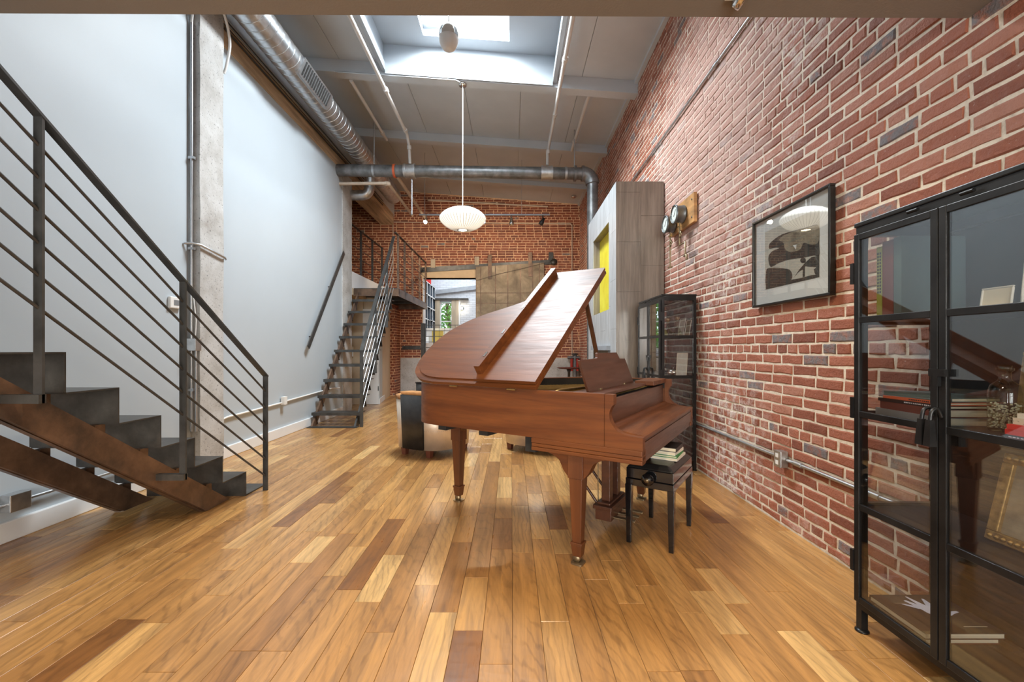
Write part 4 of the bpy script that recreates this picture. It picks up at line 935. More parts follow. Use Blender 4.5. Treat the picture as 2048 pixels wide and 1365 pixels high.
soffit_spot(0.3, 0.9, 'chrome spotlight in the middle of the mezzanine underside', 40)
# ------------------------------------------------------------------ tiled chimney box with niche and stove
ch = thing('tiled_chimney', 'tall boxed chimney clad in grey-brown wood-look tiles standing against the brick wall', 'chimney', (1.58, 6.19, 0))
BX0, BX1, BY0, BY1, BZ = 1.279, XR - 0.014, 5.25, 7.13, 3.27
def K(m, name, mat): o = m.build(name, mat, ch); o.location = (-1.58, -6.19, 0); return o
NY0, NY1, NZ0, NZ1 = 5.64, 6.73, 1.74, 2.89; ND = 0.14
SY0_, SY1_, SZ0, SZ1 = 5.60, 6.60, 0.45, 1.20
m = MB(); e = 0.01
m.box(BX0 + ND, BX1, BY0 + e, BY1 - e, 0, BZ - e)
for a, b, c_, d_ in ((BY0 + e, NY0, 0, BZ - e), (NY1, BY1 - e, 0, BZ - e), (NY0, NY1, NZ1, BZ - e), (NY0, NY1, 0, NZ0)): m.box(BX0 + e, BX0 + ND, a, b, c_, d_)
K(m, 'core', 'tile_grey')
def tiles(a0, a1, offs, fn, holes=(), mat='tile_grey'):
    w = 0.305; n = math.ceil((a1 - a0) / w - 0.05)
    for i in range(n):
        x0 = a0 + i*w; x1 = min(a0 + (i+1)*w, a1)
        z = -0.61 + (offs[i % len(offs)])
        while z < BZ:
            z0, z1 = max(z, 0), min(z + 0.61, BZ); z += 0.61
            if z1 - z0 < 0.02: continue
            rects = [(x0, x1, z0, z1)]
            for (h0, h1, q0, q1) in holes:
                nr = []
                for (p0, p1, r0, r1) in rects:
                    if p1 <= h0 or p0 >= h1 or r1 <= q0 or r0 >= q1: nr.append((p0, p1, r0, r1)); continue
                    if p0 < h0: nr.append((p0, h0, r0, r1))
                    if p1 > h1: nr.append((h1, p1, r0, r1))
                    if r0 < q0: nr.append((max(p0, h0), min(p1, h1), r0, q0))
                    if r1 > q1: nr.append((max(p0, h0), min(p1, h1), q1, r1))
                rects = nr
            for (p0, p1, r0, r1) in rects:
                if p1 - p0 < 0.01 or r1 - r0 < 0.01: continue
                g = 0.0012
                m = MB(); m.hexa([fn(p0+g, r0+g, 0), fn(p1-g, r0+g, 0), fn(p1-g, r1-g, 0), fn(p0+g, r1-g, 0)], [fn(p0+g, r0+g, 1), fn(p1-g, r0+g, 1), fn(p1-g, r1-g, 1), fn(p0+g, r1-g, 1)])
                K(m, 'tile', mat)
tiles(BX0, BX1, (0.09, 0.41), lambda a, z, k: (a, BY0 + (0.0095 if not k else 0), z))
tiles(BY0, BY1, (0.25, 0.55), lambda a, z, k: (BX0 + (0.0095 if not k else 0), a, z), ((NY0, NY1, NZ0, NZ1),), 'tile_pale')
K(MB().box(BX0 + 0.012, BX1, BY0 + 0.012, BY1 - 0.012, BZ - 0.012, BZ), 'top_cap', 'tile_grey')
K(MB().box(BX0 - 0.05, BX0, SY0_ - 0.05, SY1_ + 0.05, SZ1, SZ1 + 0.06), 'stove_mantel', 'grey_paint')
m = MB(); m.box(BX0 - 0.02, BX0 + 0.0, SY0_, SY1_, SZ0, SZ1); K(m, 'stove_insert', 'fire_black')
ya = thing('yellow_artwork', 'bright yellow abstract panel recessed in the niche of the tiled chimney', 'artwork', (BX0 + ND - 0.02, (NY0+NY1)/2, NZ0))
MB().box(-0.015, 0.015, -(NY1-NY0)/2 + 0.004, (NY1-NY0)/2 - 0.004, 0.0, NZ1 - NZ0 - 0.004).build('panel', 'yellow_art', ya)

# ------------------------------------------------------------------ grand piano
PA = math.radians(57.52)
pn = thing('grand_piano', 'brown mahogany baby grand piano with its lid propped open and front flap folded back', 'piano', (0.664, 2.17, 0), PA)
W = 1.39
out = [(0,0.20),(0,0.6),(0,1.05),(0,1.40),(0.02,1.52),(0.09,1.62),(0.22,1.675),(0.38,1.69),(0.54,1.665),(0.68,1.58),(0.79,1.44),(0.88,1.28),(0.98,1.13),(1.10,1.01),(1.22,0.90),(1.32,0.78),(1.38,0.64),(W,0.5),(W,0.20)]
sm_ = [(0, 0.20), (0, 1.38)] + smooth_path(out[3:18], 4) + [(W, 0.20)]
def offset(path, d):
    res = []
    for i, p in enumerate(path):
        a = path[max(i-1, 0)]; b = path[min(i+1, len(path)-1)]
        tx, ty = b[0]-a[0], b[1]-a[1]; L = math.hypot(tx, ty) or 1
        res.append((p[0] - ty/L*d, p[1] + tx/L*d))
    return res
inn = offset(sm_, -0.045)
m = MB(); n = len(sm_); z0, z1 = 0.70, 0.978
vs = [(x,y,z0) for x,y in sm_] + [(x,y,z1) for x,y in sm_] + [(x,y,z0) for x,y in inn] + [(x,y,z1) for x,y in inn]
fs1 = [(i+1, i, n+i, n+i+1) for i in range(n-1)]; fs2 = [(2*n+i, 2*n+i+1, 3*n+i+1, 3*n+i) for i in range(n-1)]
fs3 = [(n+i, 3*n+i, 3*n+i+1, n+i+1) for i in range(n-1)] + [(i, i+1, 2*n+i+1, 2*n+i) for i in range(n-1)] + [(0, 2*n, 3*n, n), (n-1, 2*n-1, 4*n-1, 3*n-1)]
m.add(vs, fs1 + fs2, True); m.add(vs, fs3)
m.build('rim', 'mahogany', pn)
cheek = [(0.152,0.978),(0.152,0.925)] + smooth_path([(0.162,0.915),(0.176,0.880),(0.170,0.840),(0.143,0.798),(0.090,0.773),(0.0,0.767)], 5) + [(0.0,0.628),(0.205,0.628),(0.205,0.978)]
for x0 in (0.0, W - 0.045):
    MB().prism(cheek, lambda a, b, k: (x0 + (0.045 if k else 0), a, b)).build('cheek', 'mahogany', pn)
for x0, s in ((0.0, -1), (W, 1)):
    for (za, zb, pr) in ((0.672, 0.700, 0.010), (0.650, 0.6705, 0.006), (0.628, 0.6485, 0.009)):
        xa, xb = sorted((x0 + s*pr, x0 - s*0.06))
        MB().box(xa, xb, 0.0, 0.645, za, zb).build('key_bed_moulding', 'mahogany', pn, 0.003)
MB().box(0.05, W - 0.05, 0.02, 0.62, 0.632, 0.70).build('key_bed', 'mahogany_dark', pn)
MB().box(0.045, W - 0.045, 0.008, 0.03, 0.628, 0.752).build('key_slip', 'mahogany_dark', pn, 0.003)
MB().box(0.045, W - 0.045, 0.003, 0.008, 0.66, 0.735).build('key_slip_panel', 'mahogany_dark', pn, 0.002)
fall = [(0.0,0.752),(0.0,0.768)] + smooth_path([(0.02,0.772),(0.10,0.782),(0.165,0.79),(0.195,0.802)], 4) + [(0.21,0.802),(0.21,0.752)]
MB().prism(fall, lambda a, b, k: (W - 0.046 if k else 0.046, a, b)).build('fallboard', 'mahogany_x', pn)
MB().box(0.046, W - 0.046, 0.21, 0.235, 0.76, 0.935).build('name_board', 'mahogany_dark', pn, 0.004)
plate = [(x, y) for x, y in offset(sm_, -0.046)]
MB().prism(plate, lambda a, b, k: (a, max(b, 0.22), 0.905 if k else 0.72)).build('iron_plate', 'soundboard', pn)
MB().box(0.06, W - 0.06, 0.24, 0.30, 0.905, 0.925).build('tuning_rail', 'felt', pn)
sw = MB()
for k in range(60): x = 0.10 + k*(W - 0.2)/59; yl = 1.50 - max(0, (x - 0.5))*0.95; sw.bar((x, 0.32, 0.92), (x - 0.0, max(yl, 0.55), 0.92), 0.002, 0.002)
sw.build('strings', 'brass', pn, kind='stuff')
MB().tube([(0.20, 0.62, 0.91), (0.205, 0.6, 0.955), (0.23, 0.58, 0.96), (0.62, 0.5, 0.96), (0.64, 0.49, 0.92)], 0.012, 8).build('plate_strut', 'brass', pn)
il = offset(sm_, -0.047); m = MB(); nl_ = len(il); m.add([(x, y, 0.906) for x, y in il] + [(x, y, 0.972) for x, y in il], [(i, i+1, nl_+i+1, nl_+i) for i in range(nl_-1)], True); m.build('inner_rim', 'felt', pn)
# music shelf and desk
MB().box(0.14, 1.10, 0.25, 0.45, 0.95, 0.968).build('music_shelf', 'mahogany_dark', pn, 0.004)
MB().box(0.98, W - 0.046, 0.19, 0.33, 0.952, 0.985).build('rim_block', 'mahogany', pn, 0.004)
lean = Vector((0, 0.24, 0.97)).normalized()
desk = [(0.17,0),(1.05,0),(1.03,0.05),(0.98,0.185),(0.86,0.185),(0.85,0.20),(0.83,0.232),(0.45,0.232),(0.43,0.20),(0.40,0.195),(0.14,0.19),(0.155,0.08)]
MB().prism(desk, lambda a, b, k: (a, 0.36 + lean.y*b + (0.014 if k else 0), 0.968 + lean.z*b)).build('music_desk', 'mahogany_dark', pn, 0.003)
for x in (0.35, 0.82): MB().box(x, x + 0.03, 0.352, 0.36, 0.968, 0.976).build('desk_hinge', 'old_brass', pn)
# lid
AL = math.radians(36.4); ca, sa = math.cos(AL), math.sin(AL)
LZ = 0.982
def lid(a, b, h): return (-0.022 + a*ca - h*sa, b, LZ + a*sa + h*ca)
lo = offset(sm_, 0.022); main = [(-0.0, 0.60), (0.0, 1.38)] + [(x + 0.022, y) for x, y in lo[2:] if y > 0.62] + [(W + 0.035, 0.60)]
MB().prism(main, lambda a, b, k: lid(a, b, 0.022 if k else 0.0)).build('lid', 'mahogany', pn, 0.004)
inset = [(0.035 + (x - 0.0)*0.965, 0.60 + (y - 0.6)*0.972) for x, y in main]
MB().prism(inset, lambda a, b, k: lid(a, b, 0.030 if k else 0.022)).build('lid_top_panel', 'mahogany', pn, 0.003)
flap = [(0.012, 0.60), (0.012, 1.045), (W + 0.03, 1.045), (W + 0.03, 0.60)]
MB().prism(flap, lambda a, b, k: lid(a, b, 0.052 if k else 0.0315)).build('lid_flap', 'mahogany', pn, 0.004)
MB().prism([(0.06, 1.002), (0.06, 1.045), (W - 0.01, 1.045), (W - 0.01, 1.002)], lambda a, b, k: lid(a, b, 0.115 if k else 0.052)).build('flap_lip', 'mahogany', pn, 0.003)
for a in (0.16, 0.42, 0.75, 1.05): MB().prism([(a, 1.016), (a, 1.03), (a + 0.05, 1.03), (a + 0.05, 1.016)], lambda p, q, k: lid(p, q, 0.1175 if k else 0.114)).build('lip_hinge', 'chrome', pn)
for y in (0.75, 1.2): MB().tube([(-0.016, y, 0.975), (-0.016, y + 0.06, 0.975)], 0.006, 8).build('lid_hinge', 'brass', pn)
p1 = Vector(lid(1.06, 0.66, 0.0)); MB().bar((1.30, 0.70, 0.93), tuple(p1), 0.022, 0.03, up=(0, 1, 0)).build('lid_prop', 'mahogany_dark', pn, 0.003)
# legs
def piano_leg(x, y, ztop, wing):
    m = MB(); m.taper(x, y, 0.125, 0.49, 0.052, 0.080); m.taper(x, y, 0.49, ztop, 0.092, 0.092)
    m.taper(x, y, 0.112, 0.126, 0.070, 0.070); m.taper(x, y, 0.045, 0.113, 0.050, 0.064)
    leg = m.build('leg', 'mahogany_z', pn, 0.003)
    prof_ = [(0.046, ztop), (wing, ztop), (wing, ztop - 0.015)] + smooth_path([(wing - 0.02, ztop - 0.02), (wing*0.62, ztop - 0.045), (wing*0.45, ztop - 0.10), (0.046, ztop - 0.135)], 4)
    for s in (-1, 1):
        MB().prism(prof_, lambda a, b, k: (x + (0.035 if k else -0.035), y + s*a, b)).build('leg_scroll', 'mahogany', leg)
    MB().box(x - 0.01, x + 0.01, y - 0.01, y + 0.01, 0.03, 0.046).build('caster_stem', 'old_brass', leg)
    MB().lathe([(0,-0.013),(0.022,-0.013),(0.024,0),(0.022,0.013),(0,0.013)], 16, (x, y + 0.008, 0.028), Matrix.Rotation(math.pi/2, 4, 'Y')).build('caster_wheel', 'old_brass', leg)
    MB().rprism(x - 0.035, x + 0.035, y - 0.035, y + 0.035, 0.0, 0.010, 0.012, 3).build('caster_cup', 'old_brass', leg)
piano_leg(0.075, 0.385, 0.628, 0.17); piano_leg(W - 0.075, 0.375, 0.628, 0.17); piano_leg(0.49, 1.60, 0.70, 0.13)
MB().box(0.36, 0.62, 1.50, 1.68, 0.675, 0.70).build('tail_block', 'mahogany', pn)
for k in range(3): y = 0.65 + 0.35*k; MB().box(0.05, W - 0.1 - 0.25*k, y, y + 0.07, 0.60 + 0.06*min(k, 1), 0.70).build('under_beam', 'felt', pn)
# pedal lyre
ly = MB(); ly.box(0.55, 0.87, 0.36, 0.47, 0.075, 0.15); ly.box(0.53, 0.89, 0.35, 0.48, 0.15, 0.175); ly.box(0.56, 0.86, 0.37, 0.46, 0.175, 0.19)
lyr = ly.build('lyre_box', 'mahogany_dark', pn, 0.004)
for x in (0.63, 0.79): MB().box(x - 0.03, x + 0.03, 0.385, 0.445, 0.19, 0.632).build('lyre_post', 'mahogany_dark', pn, 0.004)
for x in (0.62, 0.71, 0.80): MB().box(x - 0.018, x + 0.018, 0.22, 0.37, 0.082, 0.092).build('pedal', 'old_brass', pn, 0.003)
for x in (0.60, 0.82): MB().tube([(x, 0.47, 0.16), (x, 0.86, 0.64)], 0.010, 8).build('lyre_brace', 'mahogany_dark', pn)
for x in (0.62, 0.71, 0.80): MB().tube([(x, 0.475, 0.15), (x, 0.48, 0.70)], 0.004, 6).build('pedal_rod', 'old_brass', pn)

# ------------------------------------------------------------------ piano bench
bn = thing('piano_bench', 'black lacquered adjustable piano bench with tapered legs beside the keyboard', 'bench', (0.984, 2.834, 0), math.radians(55.7))
BL, BW = 0.51, 0.294
for sx in (-1, 1):
    for sy in (-1, 1):
        MB().taper(sx*(BL/2 - 0.018) , sy*(BW/2 - 0.018), 0, 0.37, 0.028, 0.042).build('leg', 'black_lacquer', bn, 0.003)
MB().box(-BL/2, BL/2, -BW/2, BW/2, 0.365, 0.408).build('apron', 'black_lacquer', bn, 0.003)
MB().box(-BL/2 + 0.004, BL/2 - 0.004, -BW/2 + 0.004, BW/2 - 0.004, 0.411, 0.475).build('seat_frame', 'black_lacquer', bn, 0.003)
m = MB(); m.hexa([(-BL/2, -BW/2, 0.475), (BL/2, -BW/2, 0.475), (BL/2, BW/2, 0.475), (-BL/2, BW/2, 0.475)], [(-BL/2 + 0.04, -BW/2 + 0.04, 0.507), (BL/2 - 0.04, -BW/2 + 0.04, 0.507), (BL/2 - 0.04, BW/2 - 0.04, 0.507), (-BL/2 + 0.04, BW/2 - 0.04, 0.507)])
m.build('seat_pad', 'black_vinyl', bn, 0.012)
for s in (-1, 1):
    Mk = Matrix.Translation((s*(BL/2), 0, 0.425)) @ Matrix.Rotation(s*math.pi/2, 4, 'Y')
    kn = MB().lathe([(0, 0.0), (0.018, 0.0), (0.02, 0.012), (0.036, 0.016), (0.038, 0.034), (0.02, 0.04), (0.016, 0.046), (0, 0.048)], 24, (0,0,0), Mk).build('adjusting_knob', 'black_lacquer', bn)
    MB().lathe([(0, 0.048), (0.014, 0.047), (0.015, 0.05), (0, 0.052)], 12, (0,0,0), Mk).build('knob_cap', 'old_brass', kn)
def book(name, loc, rz, L, Wd, T, cover, label, rot=None, cat='book', marks=None, grp=None):
    """closed book lying flat: x = spine length, y = width (spine at -y), z = thickness"""
    t = thing(name, label, cat, loc, rz, grp); c = 0.003
    if rot: t.rotation_euler = rot
    m = MB(); m.box(-L/2, L/2, -Wd/2, Wd/2, 0, c); m.box(-L/2, L/2, -Wd/2, Wd/2, T - c, T); m.box(-L/2, L/2, -Wd/2, -Wd/2 + c, c, T - c)
    m.build('cover', cover, t); MB().box(-L/2 + 0.004, L/2 - 0.004, -Wd/2 + c, Wd/2 - 0.004, c, T - c).build('pages', 'paper_edge', t)
    return t
u_ = math.radians(55.7)
bz = 0.5075; bx, by = 1.04, 2.845
book('book', (bx, by, bz), u_, 0.23, 0.165, 0.016, 'cloth_white', 'wide pale book at the bottom of the pile on the piano bench')
book('book', (bx, by, bz + 0.0162), u_ + 0.04, 0.215, 0.15, 0.014, 'cloth_green', 'thin green book second in the pile on the piano bench')
b3 = book('book', (bx + 0.002, by + 0.004, bz + 0.0306), u_ - 0.03, 0.205, 0.14, 0.020, 'cloth_white', 'cream paperback third in the pile on the piano bench')
b4 = book('book', (bx + 0.004, by + 0.006, bz + 0.0509), u_ + 0.02, 0.20, 0.14, 0.026, 'cloth_black', 'thick black paperback on top of the pile on the piano bench')
text_part('KIN', 0.05, 'ink_pale', b4, Matrix.Translation((0.05, 0.03, 0.0262)) @ Matrix.Rotation(0.0, 4, 'Z'))

# ------------------------------------------------------------------ aviator tub chairs
def tub_chair(label):
    t = thing('tub_chair', label, 'chair', group=None)
    Rr, th = 0.40, 0.055
    def ring(a):                                   # squared round plan
        c, s = math.cos(a), math.sin(a); k = (abs(c)**2.8 + abs(s)**2.8) ** (-1/2.8)
        return Vector((c*k, s*k, 0))
    def shell(a0, a1, z0, z1, r0, r1, mat, name, nn=24):
        m = MB(); vs = []
        for k in range(nn + 1):
            d = ring(math.radians(a0 + (a1 - a0)*k/nn))
            vs += [tuple(d*r1*0.94 + Vector((0,0,z0))), tuple(d*r1 + Vector((0,0,z1))), tuple(d*r0 + Vector((0,0,z1))), tuple(d*r0*0.94 + Vector((0,0,z0)))]
        fs = []
        for k in range(nn):
            b = 4*k
            for q in range(4): fs.append((b+q, b+4+q, b+4+(q+1)%4, b+(q+1)%4))
        m.add(vs, fs, True); m.add(vs, [(0,1,2,3), (4*nn+3, 4*nn+2, 4*nn+1, 4*nn)])
        return m.build(name, mat, t)
    # the chair faces +Y; the back band is at -Y (270 deg)
    for a0, a1 in ((292, 420), (120, 248)):
        sh_ = shell(a0, a1, 0.085, 0.635, Rr - 0.012, Rr, 'sheet_metal', 'metal_shell')
        rv = MB(); am = (a0 + a1)/2
        def stud(a, z):
            d = ring(math.radians(a)); f = 0.94 + 0.06*(z - 0.085)/0.55
            p = d*(Rr*f + 0.001) + Vector((0,0,z)); rv.add([p + Vector((0,0,0.004)), p + Vector((-d.y,d.x,0)).normalized()*0.004, p - Vector((0,0,0.004)), p - Vector((-d.y,d.x,0)).normalized()*0.004, p + d.normalized()*0.003], [(0,1,4),(1,2,4),(2,3,4),(3,0,4)])
        for q in range(40):
            stud(a0 + (a1 - a0)*(q + 0.5)/40, 0.30)
        for q in range(14):
            stud(am - 20, 0.32 + q*0.02); stud(am - 18, 0.32 + q*0.02); stud(am + 4, 0.12 + q*0.013); stud(am + 6, 0.12 + q*0.013)
        rv.build('rivets', 'chrome', sh_, kind='stuff')
        shell(a0, a1, 0.637, 0.685, Rr - 0.06, Rr + 0.004, 'leather_tan', 'arm_pad')
        nl = MB()
        for q in range(44):
            d = ring(math.radians(a0 + (a1 - a0)*(q + 0.5)/44)); p = d*(Rr + 0.004) + Vector((0,0,0.642)); nl.lathe([(0, 0.004), (0.007, 0)], 6, p, Matrix(((d.normalized().x, 0, 0, 0),(d.normalized().y, 0, 0, 0),(0,0,1,0),(0,0,0,1))) @ Matrix.Identity(4) if False else None)
        nl.build('nail_heads', 'old_brass', sh_, kind='stuff')
        shell(a0, a1, 0.30, 0.637, Rr - 0.075, Rr - 0.014, 'leather_tan', 'inner_lining')
    shell(249, 291, 0.09, 0.70, Rr - 0.10, Rr + 0.022, 'leather_black', 'back_band', 12)
    shell(247, 293, 0.685, 0.735, Rr - 0.13, Rr + 0.016, 'leather_tan', 'back_pad', 12)
    m = MB(); m.prism([tuple((ring(2*math.pi*k/32)*(Rr - 0.085))[:2]) for k in range(32)], lambda a, b, k: (a, b, 0.42 if k else 0.09), True); m.build('seat', 'leather_black', t, 0.02)
    for a in (45, 135, 240, 300):
        d = ring(math.radians(a))*0.33; MB().taper(d.x, d.y, 0, 0.095, 0.05, 0.07).build('foot', 'leather_foot', t)
    return t
c1 = tub_chair('metal-clad leather tub chair behind the curved tail of the piano'); c1.location = (-0.93, 5.16, 0); c1.rotation_euler = (0, 0, math.radians(-28))
c2 = copy_tree(c1); c2['label'] = 'metal-clad leather tub chair mostly hidden behind the long side of the piano'; c2.location = (0.34, 5.32, 0); c2.rotation_euler = (0, 0, math.radians(58))
cu = thing('cushion', 'dark cushion with ruffled edge standing in the tub chair behind the piano tail', 'cushion', (-0.99, 5.15, 0.42), math.radians(-28))
m = MB(); N = 12
vs = []; fs = []
for s in (-1, 1):
    for i in range(N + 1):
        for j in range(N + 1):
            a, b = i/N*2 - 1, j/N*2 - 1
            vs.append((a*0.20, s*0.06*(1 - a**4)*(1 - b**4) - 0.0, 0.19 + b*0.185))
M_ = (N+1)*(N+1)
for q in (0, 1):
    for i in range(N):
        for j in range(N):
            f = (q*M_ + i*(N+1) + j, q*M_ + (i+1)*(N+1) + j, q*M_ + (i+1)*(N+1) + j + 1, q*M_ + i*(N+1) + j + 1); fs.append(f if q == 0 else f[::-1])
m.add(vs, fs, True); m.build('pad', 'leather_black', cu)
m = MB()
for k in range(40): x = -0.2 + 0.4*k/39; m.bar((x, 0.006*(-1)**k, 0.372), (x + 0.004, 0.01*(-1)**(k+1), 0.395), 0.014, 0.004)
m.build('ruffle', 'cloth_black', cu, kind='stuff')

# ------------------------------------------------------------------ glass cabinets
def cabinet(label, y0):
    t = thing('display_cabinet', label, 'cabinet', (1.50, y0, 0)); Dp, Wd, Ht, p = 0.345, 0.755, 1.765, 0.028
    for x in (0, Dp - p):
        for y in (0, Wd - p):
            po = MB().box(x, x + p, y, y + p, 0.012, Ht - 0.02).build('post', 'cabinet_steel', t)
            MB().lathe([(0,0),(0.026,0),(0.026,0.006),(0.014,0.012),(0,0.012)], 16, (x + p/2, y + p/2, 0)).build('foot', 'cabinet_steel', po)
    m = MB(); m.box(-0.006, Dp + 0.004, -0.006, Wd + 0.006, Ht - 0.02, Ht); m.build('top_panel', 'cabinet_steel', t, 0.004)
    for z in (Ht - 0.06, 0.10):
        m = MB(); m.box(0.0, p, p, Wd - p, z, z + 0.04); m.box(Dp - p, Dp, p, Wd - p, z, z + 0.04); m.box(p, Dp - p, 0, p, z, z + 0.04); m.box(p, Dp - p, Wd - p, Wd, z, z + 0.04); m.build('rail', 'cabinet_steel', t)
    shz = (0.118, 0.545, 0.941, 1.343)
    for z in shz: MB().box(p*0.6, Dp - 0.004, 0.006, Wd - 0.006, z - 0.008, z).build('shelf', 'cabinet_steel', t)
    for ys in (0.0, Wd - p):
        for z in shz[1:]: MB().box(p, Dp - p, ys + 0.004, ys + p - 0.004, z - 0.02, z + 0.012).build('side_bar', 'cabinet_steel', t)
        zz = [0.14, 0.525, 0.557, 0.921, 0.953, 1.323, 1.355, Ht - 0.06]
        for q in range(4): MB().box(p, Dp - p, ys + p/2 - 0.002, ys + p/2 + 0.002, zz[2*q], zz[2*q+1]).build('side_pane', 'glass_smoke', t)
    MB().box(Dp - 0.004, Dp + 0.002, 0.004, Wd - 0.004, 0.10, Ht - 0.02).build('back_panel', 'cabinet_steel', t)
    hd = Wd/2; s = 0.026
    for q, ys in enumerate((0.012, hd + 0.002)):
        ye = ys + hd - 0.014; m = MB(); za, zb = 0.135, Ht - 0.055
        m.box(-0.020, -0.002, ys, ys + s, za, zb); m.box(-0.020, -0.002, ye - s, ye, za, zb)
        bars = [za, 0.545 - 0.013, 0.941 - 0.013, 1.343 - 0.013, zb - s]
        for z in bars: m.box(-0.019, -0.003, ys + s, ye - s, z, z + s)
        dr = m.build('door', 'cabinet_steel', t, 0.002)
        for b in range(4): MB().box(-0.013, -0.009, ys + s, ye - s, bars[b] + s, bars[b+1]).build('pane', 'glass', dr)
        yy = ye - s/2 if q == 0 else ys + s/2
        MB().tube(smooth_path([(-0.022, yy, 0.985), (-0.035, yy, 1.012), (-0.055, yy, 1.005), (-0.062, yy, 0.97)], 5), 0.006, 8).build('hook_handle', 'cabinet_steel', dr)
        MB().taper(-0.062, yy, 0.885, 0.975, 0.026, 0.016).build('handle_weight', 'old_brass' if False else 'cabinet_steel', dr)
        yh = ys - 0.008 if q == 0 else ye + 0.008
        for z in (0.26, 0.92, 1.50): MB().box(-0.024, 0.002, yh - 0.008, yh + 0.008, z, z + 0.09).build('hinge', 'cabinet_steel', dr)
        MB().tube([(-0.018, (yy + (0.06 if q else -0.06)), Ht - 0.035), (-0.018, yy + (0.10 if q else -0.10), Ht - 0.035)], 0.007, 8).build('top_catch', 'cabinet_steel', dr)
    l_ = MB(); l_.box(-0.034, -0.020, hd - 0.035, hd + 0.02, 1.125, 1.15); l_.box(-0.034, -0.020, hd - 0.012, hd + 0.004, 1.09, 1.125); l_.build('latch', 'cabinet_steel', t)
    return t
cabinet('black steel glass-door cabinet against the brick wall holding large books and gilt frames', 1.112)
cabinet('black steel glass-door cabinet beside the tiled chimney holding decanters and vases', 4.285)
# contents of the near cabinet; cabinet interior x 1.53-1.82, y 1.13-1.85
NS = (0.118, 0.545, 0.941, 1.343)
def upright(name, x0, x1, y0, y1, z, h, cover, label, spine=None):
    """book standing with its spine towards -X (the glass doors)"""
    t = thing(name, label, 'book', ((x0+x1)/2, (y0+y1)/2, z)); hx, hy, c = (x1-x0)/2, (y1-y0)/2, 0.003
    m = MB(); m.box(-hx, hx, -hy, -hy + c, 0, h); m.box(-hx, hx, hy - c, hy, 0, h); m.box(-hx, -hx + c, -hy + c, hy - c, 0, h); m.build('cover', cover, t)
    MB().box(-hx + c, hx - 0.005, -hy + c, hy - c, 0.004, h - 0.004).build('pages', 'paper_edge', t)
    if spine: MB().box(-hx - 0.0005, -hx, -hy + 0.004, hy - 0.004, h*0.30, h*0.92).build('spine_print', spine, t)
    return t
t = upright('book', 1.545, 1.80, 1.79, 1.815, NS[3], 0.305, 'cloth_olive', 'tall olive green book on the top shelf of the near cabinet')
for k in range(13):
    for s in (-1, 1): MB().box(-0.1285, -0.1275, s*0.0055 - 0.0035, s*0.0055 + 0.0035, 0.11 + k*0.0135, 0.119 + k*0.0135).build('spine_letter', 'ink', t)
t = upright('book', 1.545, 1.80, 1.737, 1.787, NS[3], 0.32, 'cloth_brown', 'thick dark brown book beside the tall olive book in the near cabinet')
t = upright('book', 1.545, 1.80, 1.70, 1.734, NS[3], 0.325, 'cloth_teal', 'dark teal book standing beside the thick brown book in the near cabinet')
def framed(name, loc, rot, w, h, fw, fmat, inner, label, cat='frame', depth=0.02, rim=True):
    t = thing(name, label, cat, loc); t.rotation_euler = rot; m = MB()     # lies in local XZ, facing -Y
    m.box(-w/2, w/2, -depth, 0, 0, fw); m.box(-w/2, w/2, -depth, 0, h - fw, h); m.box(-w/2, -w/2 + fw, -depth, 0, fw, h - fw); m.box(w/2 - fw, w/2, -depth, 0, fw, h - fw)
    m.build('moulding', fmat, t, 0.004); MB().box(-w/2 + fw, w/2 - fw, -depth*0.5, -depth*0.2, fw, h - fw).build('picture', inner, t)
    return t
FA = -math.pi/2                                       # facing -X
framed('picture_card', (1.765, 1.37, NS[3]), (math.radians(-6), 0, FA), 0.23, 0.36, 0.008, 'cloth_white', 'print_pale', 'large pale framed print leaning on the top shelf of the near cabinet', 'print', 0.012)
framed('picture_card', (1.70, 1.507, NS[3]), (math.radians(-8), 0, FA), 0.10, 0.095, 0.006, 'cloth_white', 'paper', 'small cream card leaning on the top shelf of the near cabinet', 'print', 0.008)
z = NS[2]
for k, (L, Wd, T, cv, lb, dx) in enumerate(((0.29, 0.22, 0.030, 'cloth_silver', 'silver spined book at the bottom of the flat pile', 0.0), (0.27, 0.215, 0.030, 'cloth_brown', 'dark red book second in the flat pile', 0.004),
        (0.28, 0.21, 0.013, 'cloth_black', 'thin black book with white spine print in the flat pile', 0.002), (0.265, 0.20, 0.012, 'cloth_orange', 'thin orange book in the flat pile', 0.006), (0.26, 0.195, 0.016, 'cloth_teal', 'dark teal book on top of the flat pile', 0.006))):
    t = book('book', (1.655 + dx, 1.68 - dx*2, z), -math.pi/2 + 0.03*(k - 2), L, Wd, T, cv, lb + ' in the near cabinet')
    if k in (2, 3):
        for q in range(16): MB().box(-0.02 + q*0.0075, -0.02 + q*0.0075 + R.uniform(0.003, 0.006), -Wd/2 - 0.0006, -Wd/2, T*0.35, T*0.7).build('spine_letter', 'ink_pale' if k == 2 else 'ink', t)
    z += T + 0.0003
z = NS[2]
